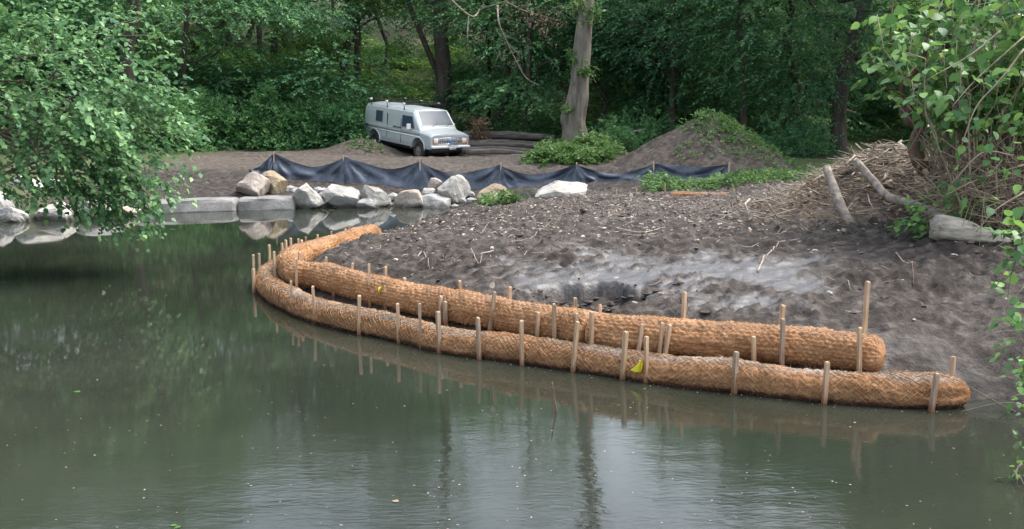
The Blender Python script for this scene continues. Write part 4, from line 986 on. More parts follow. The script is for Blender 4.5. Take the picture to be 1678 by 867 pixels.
def woodland():
    r = np.random.default_rng(42); spots = []
    for _ in range(6000):
        d = 47 + 52 * r.random() ** 1.1; az = r.uniform(-0.85, 0.85); x = az * d
        if d < 52 and -0.36 < az < -0.05: continue
        if all((x - a) ** 2 + (d - b) ** 2 > 4.6 ** 2 for a, b in spots): spots.append((x, d))
        if len(spots) >= 95: break
    for side in (-1, 1):                       # unseen trees round both sides of the clearing, added for lighting and reflections
        for y in np.arange(10, 48, 6.5): spots.append((side * (20 + 7 * r.random() + 0.14 * y), y + 2 * r.normal()))
    spots += [(14.5, 29), (16, 35), (18, 41), (12.5, 45), (20, 31)]  # trees added at the right to close the canopy and shade the floor
    src = [crown_source((3.8, 3.8, 5.5), 58, 15, 1.0, 8, 0.9, 0.29, 'forest_leaf', r, 0.35) for _ in range(4)]
    P, I, Ro, Sc = [], [], [], []; tv, tf, toff = [], [], 0
    for k, (x, d) in enumerate(spots):
        gz = G(x, d); az = x / d; h = 16 + 6 * r.random()
        # skyline as the pond mirrors it: open sky right of the pale trunk, thinner places left of it
        lim = 0.275 if 0.068 < az < 0.150 else 0.33 if -0.06 < az < 0.005 else 0.33 if -0.27 < az < -0.222 else 9
        h = max(5, min(h, lim * d - 2.8 - gz))
        rc = (2.9 + 1.1 * r.random()) / 3.8
        P.append((x, d, gz + h * 0.66)); I.append(k % 4); Ro.append((0, 0, r.random() * 6.28)); Sc.append((rc, rc, h * 0.36 / 5.5))
        pth, rr = limb((x, d, gz - 0.2), (x + r.normal(0, 0.5), d, gz + h * 0.85), 0.14 + 0.16 * r.random(), 0.05, 8, 0.25)
        V, F = tube(pth, rr, 8, False); tv.append(V); tf += [[q + toff for q in f] for f in F]; toff += len(V)
    scatter('woodland_foliage', 'dense dark green wood filling the background behind the clearing', 'woodland', src, P, I, Ro, Sc)
    o = obj('woodland_trunks', np.concatenate(tv), tf, M['bark'], None, True); tag(o, 'far dark trunks deep inside the wood', 'woodland', kind='stuff')
    # understory: lower leafy growth on many levels, with sunlight painted into the leaf colour on the open slope at the left
    src = [crown_source((1.7, 1.7, 1.1), 16, 15, 0.5, 8, 0.55, 0.17, 'forest_leaf', r, 0.25, 0.3) for _ in range(3)]
    srb = [crown_source((1.7, 1.7, 1.1), 16, 15, 0.5, 8, 0.55, 0.17, 'forest_leaf_sun', r, 0.25, 0.3) for _ in range(2)]
    A, Bq = ([], [], [], []), ([], [], [], [])
    for k in range(330):
        d = 45.5 + 30 * r.random() ** 1.5; az = r.uniform(-0.58, 0.58); x = az * d; gz = G(x, d)
        if abs(x + 4) < 3.5 and d < 47.5: continue
        h = 0.6 + 6.0 * r.random() ** 1.3; q = 0.6 + 0.8 * r.random()
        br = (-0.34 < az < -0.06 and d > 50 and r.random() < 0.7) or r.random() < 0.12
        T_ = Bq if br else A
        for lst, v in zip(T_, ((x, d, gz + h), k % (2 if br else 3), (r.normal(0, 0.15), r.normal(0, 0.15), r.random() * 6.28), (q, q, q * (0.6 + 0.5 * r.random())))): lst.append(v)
    scatter('woodland_understory', 'dark green saplings and low boughs under the wood edge', 'undergrowth', src, *A)
    scatter('woodland_undergrowth', 'undergrowth with sunlight painted into its green on the wooded left slope', 'undergrowth', srb, *Bq)
    hs = [crown_source((1.1, 1.1, 0.22), 12, 6, 0.35, 6, 0.45, 0.18, mt, r, 0.1, 0.3) for mt in ('forest_leaf', 'forest_leaf_sun')]
    P, I, Ro, Sc = [], [], [], []
    for k in range(520):
        d = 46.5 + 26 * r.random(); az = r.uniform(-0.52, 0.52); x = az * d; q = 0.7 + 0.7 * r.random()
        P.append((x, d, G(x, d) + 0.25)); I.append(1 if az < -0.05 and r.random() < 0.75 else 0); Ro.append((-0.25, 0, 0)); Sc.append((q, q, q))  # herbs on the left mostly take the leaf colour with painted sunlight
    scatter('woodland_herbs', 'low green herbs and seedlings covering the forest floor', 'undergrowth', hs, P, I, Ro, Sc)
woodland()

# bare dead boughs hanging in front of the wood at the top
def dead_bough():
    d = 40; root = thing('dead_bough', PX(770, 40, d), 'bare grey dead bough arching down with withered twigs above the clearing', 'branch')
    mb = MB()
    for pts, r0 in [([(700, -40), (760, 60), (768, 25), (790, 14), (828, 2), (880, -30)], 0.05), ([(768, 25), (766, 60), (770, 98)], 0.028), ([(815, 8), (818, 40), (832, 72), (860, 125), (884, 140)], 0.04), ([(828, 2), (860, 18), (905, 30)], 0.03), ([(832, 72), (850, 90), (846, 110)], 0.02), ([(818, 50), (845, 66), (852, 70)], 0.015)]:
        P = catmull([PX(u, v, d + 0.3 * rng.normal()) for u, v in pts if v > -45 and (u, v) != (760, 60)], 0.2); mb.tube(P, np.linspace(r0, r0 * 0.35, len(P)), 6)
    for _ in range(70):
        u, v = random.choice([(860, 20), (900, 25), (845, 100), (870, 40), (840, 80)]); c = PX(u + rng.normal(0, 18), v + rng.normal(0, 14), d + rng.normal(0, 0.4))
        mb.tube(np.array([c, c + rng.normal(0, 0.15, 3), c + rng.normal(0, 0.3, 3)]), [0.008, 0.006, 0.003], 4)
    mb.build('bough', M['deadwood'], root)
    m = 90; c = np.array([PX(u, v, d) for u, v in zip(rng.normal(880, 28, m), rng.normal(28, 18, m))])
    V, F, T = sprays(c, rng.normal(0, 1, (m, 3)), 5, 0.25, 0.10); obj('withered_leaves', V, F, M['dead_leaf'], root, False, {'tint': ('FACE', T)})
dead_bough()

# ------------------------------------------------------------------ shrubs at the wood edge
def shrub(name, label, x, y, rx, rz, mat='shrub_leaf', n=900, ll=0.13, tall=0.0, ry=None, group=None, nl=8, spread=0.28, cat='shrub'):
    gz = G(x, y); root = thing(name, (x, y, gz), label, cat, group); ry = ry or rx
    ncl = max(10, n // 14); d = nrm(rng.normal(size=(ncl, 3))); d[:, 2] = np.abs(d[:, 2])
    C = np.array([x, y, gz + 0.12]) + d * (0.5 + 0.5 * rng.random(ncl))[:, None] * np.array([rx, ry, rz]) * (0.85 + 0.3 * rng.random(ncl))[:, None]
    ids = np.repeat(np.arange(ncl), 14); P = C[ids] + rng.normal(0, spread, (len(ids), 3)) * np.array([1, 1, 0.7])
    P[:, 2] = np.maximum(P[:, 2], GN(P[:, 0], P[:, 1]) + 0.03)
    ax = nrm(C[ids] - np.array([x, y, gz])) + rng.normal(0, 0.6, (len(ids), 3))
    V, F, T = sprays(P, ax, nl, 0.38, ll, 0.3, 0.33, tintbase=rng.random(ncl)[ids] * 0.5)
    obj('foliage', V, F, M[mat], root, False, {'tint': ('FACE', T)})
    mb = MB()
    for k in range(9):
        e = C[int(rng.integers(ncl))]; pth, rr = limb((x + rng.normal(0, 0.15), y + rng.normal(0, 0.15), gz - 0.1), e, 0.022, 0.006, 6, 0.4); mb.tube(pth, rr, 5)
    mb.build('stems', M['twig'], root); return root
def xat(u, d): return (u - 839) / FPX * d
shrub('leafy_shrub', 'broad green shrub left of the van, nearest to it', xat(556, 44.8), 44.8, 1.7, 1.75, n=1300)
shrub('leafy_shrub', 'tall green shrub with a spire in the middle of the shrub bank', xat(450, 44.6), 44.6, 1.6, 2.3, n=1300)
shrub('leafy_shrub', 'rounded green shrub beside the left bush at the wood edge', xat(345, 44.0), 44.0, 1.5, 2.2, n=1300)
shrub('leafy_shrub', 'low green shrub between the rounded shrub and the spired one', xat(408, 45.2), 45.2, 1.0, 1.2, n=600)
shrub('leafy_shrub', 'green shrub in the shrub bank between spire and van', xat(505, 45.0), 45.0, 1.5, 1.65, n=1100)
shrub('leafy_shrub', 'slim leafy shoot rising above the shrub bank', xat(447, 44.2), 44.2, 0.35, 3.6, n=260, spread=0.16)
shrub('leafy_shrub', 'large dark shrub hidden behind the left bush', xat(250, 42), 42, 2.4, 2.6, n=1300)
shrub('leafy_shrub', 'dark shrub in shade right of the dirt mound', xat(1300, 38), 38, 1.6, 1.0, 'forest_leaf', n=600)
shrub('leafy_shrub', 'shaded leafy shrub behind the fallen logs', xat(850, 46), 46, 1.8, 1.3, 'forest_leaf', n=700)
shrub('leafy_shrub', 'shaded shrub right of the pale trunk', xat(1035, 42), 42, 1.6, 1.3, 'forest_leaf', n=700)
shrub('leafy_shrub', 'green weeds climbing beside the pale trunk on its right', xat(1010, 38), 38, 0.75, 0.7, n=350)
shrub('withered_plant', 'yellowing withered plant standing right of the van', xat(787, 43), 43, 0.35, 1.25, 'dead_leaf', n=170, spread=0.14, cat='plant')

def cover(name, label, pts, hmax, ll, mat, per=1, nl=6, cat='weeds', L=0.2, zf=None):
    P = np.array(pts); z = (zf or GN)(P[:, 0], P[:, 1]) + hmax * rng.random(len(P)) ** 1.6 * (0.25 + 1.2 * vnoise(P[:, 0] * 2.2, P[:, 1] * 2.2, 71))
    ax = rng.normal(0, 1, (len(P), 3)); ax[:, 2] = np.abs(ax[:, 2]) * 0.7 + 0.1
    V, F, T = sprays(np.column_stack([P, z]), ax, nl, L, ll, 0.4, 0.36, tintbase=rng.random(len(P)) * 0.4)
    o = obj(name, V, F, M[mat], None, False, {'tint': ('FACE', T)}); tag(o, label, cat, kind='stuff'); return o
def blob(cx, cy, rx, ry, n):
    a = rng.random(n) * 2 * math.pi; r_ = np.sqrt(rng.random(n)) * (0.75 + 0.4 * vnoise(a * 2, a * 0 + cx, 5)); return np.column_stack([cx + rx * r_ * np.cos(a), cy + ry * r_ * np.sin(a)])
cover('weed_patch', 'bright green weeds round the foot of the pale trunk', np.vstack([blob(xat(945, 34.6), 34.6, 1.6, 1.5, 1500), blob(xat(900, 34), 34.0, 0.9, 0.8, 350)]), 0.45, 0.12, 'weed_leaf')
cover('weed_patch', 'strip of bright green creeper behind the small far coir log', np.vstack([np.column_stack([rng.uniform(xat(1048, 24), xat(1335, 24), 750), 23.6 + 0.4 * rng.normal(size=750)]), np.column_stack([rng.uniform(xat(1190, 25), xat(1340, 25), 300), 24.8 + 0.7 * rng.normal(size=300)])]), 0.28, 0.09, 'weed_leaf')
cover('weed_patch', 'small weeds in front of the overgrown tan boulder', np.vstack([blob(xat(803, 22.9), 22.9, 0.3, 0.15, 45), blob(xat(828, 22.4), 22.4, 0.35, 0.15, 60)]), 0.3, 0.1, 'weed_leaf')
cover('weed_patch', 'thin green weeds on the spoil heap left of the van', blob(xat(600, 41.5), 41.5, 0.8, 0.6, 70), 0.15, 0.1, 'weed_leaf')

# ------------------------------------------------------------------ dirt mound
MC = np.array([xat(1158, 33.0), 33.0]); MH = 1.86
def mound_z(x, y):
    dx, dy = x - MC[0], y - MC[1]; a = np.arctan2(dy, dx)
    rr = np.sqrt((dx / np.where(dx < 0, 3.0, 2.75)) ** 2 + (dy / 2.7) ** 2) * (1 + 0.14 * (vnoise(a * 1.6 + 9, a * 0, 4) - 0.5))
    h = MH * (np.sqrt((1 - rr).clip(-1, 1) ** 2 + 0.0) * np.sign(1 - rr)); h = h - 0.12 * np.exp(-(rr / 0.12) ** 2)
    return 0.86 + h + 0.22 * (fbm(x * 1.6, y * 1.6, 5, 14, 0.6) - 0.5) + 0.10 * (ridged(x * 2.4, y * 2.4, 4, 23) - 0.6)
mx_ = np.linspace(MC[0] - 3.4, MC[0] + 3.2, 130); my_ = np.linspace(30, 36.2, 110); Xm, Ym = np.meshgrid(mx_, my_); Zm = mound_z(Xm, Ym)
i_ = np.arange(Xm.size).reshape(Xm.shape); Fm = np.stack([i_[:-1, :-1], i_[:-1, 1:], i_[1:, 1:], i_[1:, :-1]], -1).reshape(-1, 4)
M['mound'] = simple('mound_soil', (0.03, 0.025, 0.022), (0.11, 0.09, 0.076), 6, 0.95, 0.9, 0.05, spec=0.2, detail=8)
c_ = np.array([MC[0], MC[1], 0.8])
dm = thing('dirt_mound', c_, 'tall cone of dumped brown soil with weeds on its crest', 'dirt mound')
obj('soil', np.stack([Xm, Ym, Zm], -1).reshape(-1, 3), Fm, M['mound'], dm, True)
a_ = np.vstack([np.column_stack([rng.normal(MC[0] - 0.2, 0.33, 150), rng.normal(32.4, 0.4, 150)]), np.column_stack([MC[0] + 0.2 + np.abs(rng.normal(0, 1.25, 620)), rng.normal(32.7, 0.8, 620)]), np.column_stack([rng.uniform(MC[0] - 1.4, MC[0] + 1.8, 90), rng.uniform(30.8, 31.8, 90)])])
z_ = mound_z(a_[:, 0], a_[:, 1]); ax_ = rng.normal(0, 1, (len(a_), 3)); ax_[:, 2] = np.abs(ax_[:, 2])
V, F, T = sprays(np.column_stack([a_, z_ + 0.12 * rng.random(len(a_))]), ax_, 5, 0.2, 0.10, tintbase=rng.random(len(a_)) * 0.4); tag(obj('weeds', V, F, M['weed_leaf'], dm, False, {'tint': ('FACE', T)}), kind='stuff')

# ------------------------------------------------------------------ fallen timber
def log_thing(name, label, pts, r0, r1, mat, wob=0.14, k=12, group=None, cat='log', stubs=0):
    P = catmull(np.array(pts, float), 0.10); n = len(P); base = P[0].copy()
    root = thing(name, base, label, cat, group) if stubs else None
    rad = np.linspace(r0, r1, n) * (1 + 0.06 * np.sin(np.linspace(0, 9, n) + rng.random() * 6)); k = 18; sd_ = int(rng.integers(1, 99))
    V, F = tube(P, rad, k, True, 0.0); V = V.reshape(n, k, 3); th_ = np.arange(k)
    flute = 1 + 2.2 * wob * (vnoise(th_ * 0.62, th_ * 0 + sd_, 3) - 0.5)[None] + 0.9 * wob * (fbm(np.arange(n)[:, None] * 0.25 + 0 * th_[None], th_[None] * 0.9 + 0 * np.arange(n)[:, None], 3, sd_) - 0.5)
    V = P[:, None] + (V - P[:, None]) * flute[..., None]
    tg = nrm(np.gradient(P, axis=0)); V[0] -= tg[0] * (r0 * 1.1 * rng.random(k))[:, None]; V[-1] += tg[-1] * (r1 * 1.3 * rng.random(k))[:, None]; V = V.reshape(-1, 3)
    if stubs:
        obj('trunk', V, F, M[mat], root, True); mb = MB()
        for q in range(stubs):
            j = int(rng.integers(n // 4, n - 1)); dv = nrm(rng.normal(size=3) + np.array([0, -0.3, 0.9])); mb2 = MB(); mb2.tube([P[j], P[j] + dv * r0 * 1.4, P[j] + dv * r0 * 2.6 + rng.normal(0, 0.03, 3)], [r0 * 0.35, r0 * 0.25, r0 * 0.12], 6); mb2.build('branch_stub', M[mat], root)
        return root
    o = link(name, make_mesh(name, V - base, F, M[mat], True), None, base); return tag(o, label, cat, group)
def on_ground(u, d, dz=0.0): x = xat(u, d); return (x, d, G(x, d) + dz)
for lab, u0, u1, d0, d1, r_, dz in [('grey fallen log right of the van, topmost of the stack', 765, 885, 43.6, 43.2, 0.19, 0.62), ('long grey fallen log under the topmost one', 755, 905, 42.6, 42.2, 0.20, 0.26), ('flat weathered log in front of the stack of fallen logs', 762, 880, 41.2, 40.6, 0.16, 0.10),
                               ('thin fallen log nearest the fence, left of the weeds', 770, 868, 39.0, 38.4, 0.12, 0.06), ('fallen log lying far behind the stack', 830, 905, 45.0, 44.6, 0.22, 0.55)]:
    p0, p1 = on_ground(u0, d0, dz), on_ground(u1, d1, dz); z_ = max(p0[2], p1[2]); mid_ = ((p0[0] + p1[0]) / 2, (d0 + d1) / 2, z_ + 0.03)
    log_thing('fallen_log', lab, [(p0[0], d0, z_), mid_, (p1[0], d1, z_ - 0.04)], r_, r_ * 0.75, 'fallen_log', 0.22, group='fallen logs right of the van')
log_thing('fallen_branch', 'pale fallen branch right of the pale trunk in the shade', [PX(985, 222, 41), PX(1020, 219, 41), PX(1057, 212, 41)], 0.07, 0.04, 'deadwood', group='fallen branches in the shade')
log_thing('fallen_branch', 'dark leaning branch in the shade behind the dirt mound', [PX(1000, 206, 44), PX(1040, 214, 43), PX(1065, 225, 42)], 0.09, 0.06, 'fallen_log', group='fallen branches in the shade')
log_thing('fallen_branch', 'pale fallen branch lying on the dark ground at the right', [PX(1340, 166, 44), PX(1368, 176, 43.5), PX(1400, 184, 43)], 0.10, 0.06, 'deadwood', group='fallen branches in the shade')
log_thing('fallen_branch', 'fallen trunk on the brown slope behind the shrubs', [PX(465, 172, 52), PX(520, 166, 51.5), PX(570, 160, 51)], 0.14, 0.10, 'rotten_wood', group='fallen branches in the shade')

# ------------------------------------------------------------------ brush pile with driftwood on the right
PC = np.array([xat(1452, 17.3), 17.3])
def pile_z(x, y):
    r2 = ((x - PC[0]) / 1.75) ** 2 + ((y - PC[1]) / 2.0) ** 2
    return GN(x, y) + 0.85 * np.exp(-r2 * 1.5) * (0.8 + 0.4 * vnoise(x * 1.5, y * 1.5, 9))
bp = thing('brush_pile', (PC[0], PC[1], G(*PC)), 'heap of brown sticks and dead stems on the bank at the right', 'brush pile')
mb = MB(); mb2 = MB()
for k in range(1500):
    x, y = PC + rng.normal(0, 1, 2) * np.array([1.0, 0.95]); L = 0.15 + 0.75 * rng.random() ** 2; a = rng.random() * math.pi * 2; tl = rng.normal(0, 0.22)
    z = float(pile_z(np.array([x]), np.array([y]))[0]) + 0.02 + 0.10 * rng.random()
    c = np.array([x, y, z]); dv = np.array([math.cos(a) * math.cos(tl), math.sin(a) * math.cos(tl), math.sin(tl)]) * L / 2; r_ = 0.003 + 0.008 * rng.random() ** 3
    (mb if k % 3 else mb2).tube([c - dv, c + rng.normal(0, 0.05 * L, 3), c + dv], [r_, r_ * 0.9, r_ * 0.5], 4)
for k in range(130):
    x, y = PC + rng.normal(0, 1, 2) * np.array([0.95, 0.8]) + np.array([0, -0.3]); L = 0.4 + 0.8 * rng.random(); a = rng.random() * math.pi * 2; tl = rng.normal(0, 0.3); z = float(pile_z(np.array([x]), np.array([y]))[0]) + 0.07
    c = np.array([x, y, z]); dv = np.array([math.cos(a) * math.cos(tl), math.sin(a) * math.cos(tl), math.sin(tl)]) * L / 2; r_ = 0.010 + 0.018 * rng.random() ** 2
    mb2.tube([c - dv, c + rng.normal(0, 0.06 * L, 3), c + dv], [r_, r_ * 0.9, r_ * 0.6], 6)
tag(mb.build('sticks', M['cane'], bp), kind='stuff'); tag(mb2.build('pale_sticks', M['deadwood'], bp), kind='stuff')
xs, ys = np.meshgrid(np.linspace(PC[0] - 3, PC[0] + 3.2, 60), np.linspace(PC[1] - 2.6, PC[1] + 2.6, 50)); zs = pile_z(xs, ys) - 0.05 - 0.1 * sstep(1.8, 2.6, np.hypot(xs - PC[0], ys - PC[1])) + 0.06 * (fbm(xs * 5, ys * 5, 3, 2) - 0.5)
ii = np.arange(xs.size).reshape(xs.shape); obj('leaf_mould', np.stack([xs, ys, zs], -1).reshape(-1, 3), np.stack([ii[:-1, :-1], ii[:-1, 1:], ii[1:, 1:], ii[1:, :-1]], -1).reshape(-1, 4), simple('leaf_mould', (0.035, 0.028, 0.022), (0.16, 0.125, 0.10), 14, 0.95, 0.9, 0.04, spec=0.1, detail=8), bp, True)
m = 1500; px_, py_ = PC[0] + rng.normal(0, 1.3, m), PC[1] + rng.normal(0, 1.1, m); pz_ = pile_z(px_, py_) + 0.03
V, F = leaf_quads(np.column_stack([px_, py_, pz_]), rng.normal(0, 1, (m, 3)) * np.array([1, 1, 0.3]), np.array([0, 0, 1]) + rng.normal(0, 0.5, (m, 3)), 0.05 + 0.08 * rng.random(m), 0.02 + 0.02 * rng.random(m)); tag(obj('dead_leaves', V, F, M['dead_leaf'], bp, False, {'tint': ('FACE', rng.random(m))}), kind='stuff')
log_thing('driftwood_log', 'pale bare log leaning down the left end of the brush pile', [PX(1356, 278, 16.2), PX(1368, 310, 15.9), PX(1380, 340, 15.6), PX(1394, 366, 15.3)], 0.07, 0.085, 'deadwood', 0.22, group='driftwood on the bank', stubs=2)
log_thing('driftwood_log', 'long grey driftwood trunk lying across the brush pile', [PX(1408, 268, 16.4), PX(1432, 296, 16.0), PX(1456, 322, 15.6), PX(1500, 336, 15.0), PX(1555, 360, 14.3)], 0.06, 0.07, 'deadwood', 0.25, group='driftwood on the bank', stubs=4)
log_thing('driftwood_log', 'bleached white log end lying on the mud under the thicket', [PX(1546, 374, 13.6), PX(1570, 378, 13.55), PX(1605, 386, 13.5), PX(1648, 396, 13.45)], 0.17, 0.05, 'white_wood', 0.22, group='driftwood on the bank')
log_thing('driftwood_log', 'rotten reddish log at the foot of the leaning tree', [PX(1440, 306, 17.0), PX(1475, 296, 17.0), PX(1512, 290, 17.0)], 0.20, 0.26, 'rotten_wood', 0.3, group='driftwood on the bank')
log_thing('driftwood_log', 'short pale stick standing up from the back of the brush pile', [PX(1474, 236, 17.6), PX(1482, 256, 17.5), PX(1466, 290, 17.4)], 0.035, 0.04, 'white_wood', 0.1, group='driftwood on the bank')

# leaning little tree
def leaning_tree():
    d = 15.6; b = PX(1572, 330, d); root = thing('leaning_tree', b, 'crooked reddish-brown little tree leaning left out of the brush pile', 'tree')
    mb = MB()
    P = catmull([b, PX(1545, 300, d), PX(1512, 272, d), PX(1500, 240, d), PX(1508, 208, d), PX(1492, 196, d), PX(1482, 176, d)], 0.08); mb.tube(P, np.linspace(0.15, 0.085, len(P)), 10, wob=0.12)
    P = catmull([PX(1482, 178, d), PX(1476, 152, d), PX(1480, 138, d), PX(1496, 122, d), PX(1515, 95, d - 0.1), PX(1519, 50, d - 0.2), PX(1530, 0, d - 0.3), PX(1540, -60, d - 0.3)], 0.08); mb.tube(P, np.linspace(0.05, 0.022, len(P)), 8)
    for pts, r0 in [([(1480, 145), (1448, 147)], 0.022), ([(1458, 147), (1440, 120), (1422, 86)], 0.018), ([(1462, 110), (1466, 95), (1459, 75), (1462, 0), (1458, -50)], 0.02), ([(1517, 70), (1530, 35), (1545, 0)], 0.018), ([(1525, 38), (1560, 12), (1610, 0)], 0.016), ([(1508, 210), (1495, 190), (1478, 160)], 0.02), ([(1500, 250), (1530, 215), (1545, 195)], 0.02), ([(1500, 240), (1520, 200), (1530, 170)], 0.015)]:
        P = catmull([PX(u, v, d + 0.1 * rng.normal()) for u, v in pts], 0.1); mb.tube(P, np.linspace(r0, r0 * 0.5, len(P)), 6)
    mb.build('trunk', M['red_bark'], root)
    xs = rng.choice([(1455, 20), (1470, 60), (1450, 90), (1475, 100), (1490, 60), (1462, 130), (1470, 150), (1500, 40)], 44); P = np.array([PX(u + rng.normal(0, 14), v + rng.normal(0, 14), d - 0.1 + 0.25 * rng.normal()) for u, v in xs]); A = rng.normal(0, 1, (len(P), 3)); A[:, 2] = -0.1
    big_leaves(root, spray_xf(P, A, 5, 0.35, 0.16, hang=0.45), 'knot_leaf', 150, 1.0)
leaning_tree()

# knotweed thicket
def thicket():
    c = np.array([7.0, 14.0]); root = thing('knotweed_thicket', (c[0], c[1], G(*c)), 'tall knotweed thicket with broad leaves over a tangle of dead canes', 'thicket')
    mb, md = MB(), MB(); tips = []
    for k in range(190):
        x, y = 7.2 + rng.normal(0, 0.8), 14.8 + rng.normal(0, 0.5); x = max(x, 6.35 + 0.4 * rng.random() + 0.3 * (y - 14.5)); y = max(y, 14.05); z = G(x, y) - 0.1
        h = 2.0 + 1.9 * rng.random(); dead = k % 5 < 2
        e = np.array([x + rng.normal(-0.35, 0.45), y + rng.normal(-0.3, 0.5), z + (h if not dead else h * (0.4 + 0.5 * rng.random()))])
        P, rr = limb((x, y, z), e, 0.013 + 0.006 * rng.random(), 0.006, 8, 0.35, 0.05); (md if dead else mb).tube(P, rr, 5)
        if not dead:
            for q in range(7): j = int(rng.integers(4, 8)); tips.append(P[j] + rng.normal(0, 0.12, 3))
    for k in range(520):        # fallen stems and withered stalks in the lower half
        x, y = 6.9 + rng.normal(0, 0.6), 14.2 + rng.normal(0, 0.4); x = max(x, 6.2 + 0.2 * rng.random()); z = G(x, y) + 0.05 + 1.0 * rng.random(); L = 0.5 + 0.9 * rng.random(); dv = nrm(rng.normal(size=3) * np.array([1, 0.6, 0.9])) * L / 2
        p = np.array([x, y, z]); a0, b0 = p - dv, p + dv; a0[2] = max(a0[2], G(a0[0], a0[1])); md.tube([a0, p + rng.normal(0, 0.05, 3), b0], [0.006 * (0.5 + rng.random()), 0.005, 0.002], 4)
    for pts, d in [([(1678, 60), (1600, 130), (1560, 175)], 12.6), ([(1678, 80), (1640, 130), (1600, 175), (1575, 240)], 12.3), ([(1640, 50), (1590, 90), (1520, 130)], 12.8), ([(1660, 255), (1610, 250), (1560, 300)], 12.6), ([(1678, 315), (1630, 345), (1600, 380)], 12.5), ([(1678, 270), (1600, 295), (1550, 320)], 12.8)]:
        P = catmull([PX(u, v, d + 0.4) for u, v in pts], 0.1); md.tube(P, np.linspace(0.012, 0.006, len(P)), 6)
    tag(mb.build('live_canes', M['cane'], root), kind='stuff'); tag(md.build('dead_canes', M['cane'], root), kind='stuff')
    tips = np.array(tips); A = rng.normal(0, 1, tips.shape) + np.array([-0.2, -0.5, 0.15])
    xf = spray_xf(tips, A, 5, 0.42, 0.15, hang=0.35); keep = np.ones(len(xf[0]), bool)
    # some low leaves among the dead canes
    m = 70; lp = np.array([PX(u, v, 12.7 + 0.5 * rng.random()) for u, v in zip(rng.uniform(1560, 1690, m), rng.uniform(180, 330, m))])
    x2 = spray_xf(lp, rng.normal(0, 1, lp.shape), 3, 0.25, 0.13, hang=0.4); xf = [np.concatenate([a, b]) for a, b in zip(xf, x2)]
    ub = 839 + xf[0][:, 0] / xf[0][:, 1] * FPX; z_ok = (xf[0][:, 2] > GN(xf[0][:, 0], xf[0][:, 1]) + 0.05) & (ub > 1440 + 30 * rng.random(len(ub))); vb = 176 + (CAMH - xf[0][:, 2]) / xf[0][:, 1] * FPX; z_ok &= (vb < 195 + 40 * rng.random(len(ub))) | (rng.random(len(ub)) < 0.16)
    big_leaves(root, xf, 'knot_leaf', 290, 1.0, keep=z_ok)
    m = 260; dp = np.column_stack([7.0 + rng.normal(0, 0.6, m), 14.0 + rng.normal(0, 0.3, m)]); z = GN(dp[:, 0], dp[:, 1]) + 0.1 + 1.2 * rng.random(m) ** 1.5
    V, F = leaf_quads(np.column_stack([dp, z]), rng.normal(0, 1, (m, 3)) - np.array([0, 0, 0.6]), rng.normal(0, 1, (m, 3)), 0.06 + 0.07 * rng.random(m), 0.025 + 0.025 * rng.random(m)); tag(obj('dead_leaves', V, F, M['dead_leaf'], root, False, {'tint': ('FACE', rng.random(m))}), kind='stuff')
thicket()

def sprig(name, label, pts, d, n, ll, mat='knot_leaf', cat='plant', spread=0.1, group=None, stems=6, hang=0.3, canes=None):
    P0 = np.array([PX(u, v, d) for u, v in pts]); b = P0[-1].copy(); root = thing(name, b, label, cat, group); mb = MB()
    for k in range(stems):
        a = P0[int(rng.integers(len(P0)))] + rng.normal(0, spread, 3); q, rr = limb(b + rng.normal(0, 0.05, 3), a, 0.009, 0.004, 6, 0.5, 0.1); mb.tube(q, rr, 5)
    for ps, r0 in canes or []: P = catmull([PX(u, v, d) for u, v in ps], 0.05); mb.tube(P, np.linspace(r0, r0 * 0.4, len(P)), 5)
    mb.build('stems', M['twig'], root)
    i = rng.integers(0, len(P0), n); P = P0[i] + rng.normal(0, spread, (n, 3)); A = rng.normal(0, 1, (n, 3)) + np.array([-0.3, -0.3, 0.1])
    big_leaves(root, spray_xf(P, A, 4, 0.22, ll, hang=hang), mat, 120, 1.0); return root
sprig('leafy_plant', 'broad-leaved green plant between the grey trunk and the white log', [(1475, 350), (1490, 360), (1510, 350), (1505, 380), (1530, 370), (1525, 340), (1515, 388)], 13.9, 26, 0.11, spread=0.10)
sprig('leafy_plant', 'broad-leaved plant standing right behind the white log', [(1570, 310), (1580, 330), (1600, 335), (1560, 335), (1590, 345)], 13.9, 16, 0.11, spread=0.10)
sprig('bank_shrub', 'leafy branch hanging in from the right edge above the mud', [(1668, 380), (1660, 420), (1672, 450), (1658, 470), (1668, 500), (1675, 520), (1672, 400), (1690, 430)], 9.6, 30, 0.11, cat='shrub', spread=0.05, hang=0.5, canes=[([(1700, 360), (1660, 440), (1648, 520)], 0.008)])
sprig('bank_shrub', 'straggling twigs and narrow leaves at the right edge by the water', [(1665, 545), (1672, 580), (1668, 615), (1660, 655), (1676, 650), (1690, 640)], 8.95, 16, 0.07, cat='shrub', spread=0.05,
      canes=[([(1700, 690), (1650, 668), (1600, 640), (1572, 625)], 0.007), ([(1690, 520), (1640, 590), (1590, 640)], 0.006), ([(1678, 470), (1650, 500), (1610, 540), (1580, 548)], 0.005), ([(1678, 540), (1630, 545), (1600, 560)], 0.004), ([(1680, 665), (1640, 660), (1560, 678)], 0.005), ([(1640, 555), (1622, 590)], 0.004)])
sprig('leafy_plant', 'small leaves poking into the picture at the lower right over water', [(1668, 770), (1672, 790), (1680, 740), (1690, 770)], 7.2, 6, 0.05, spread=0.04)

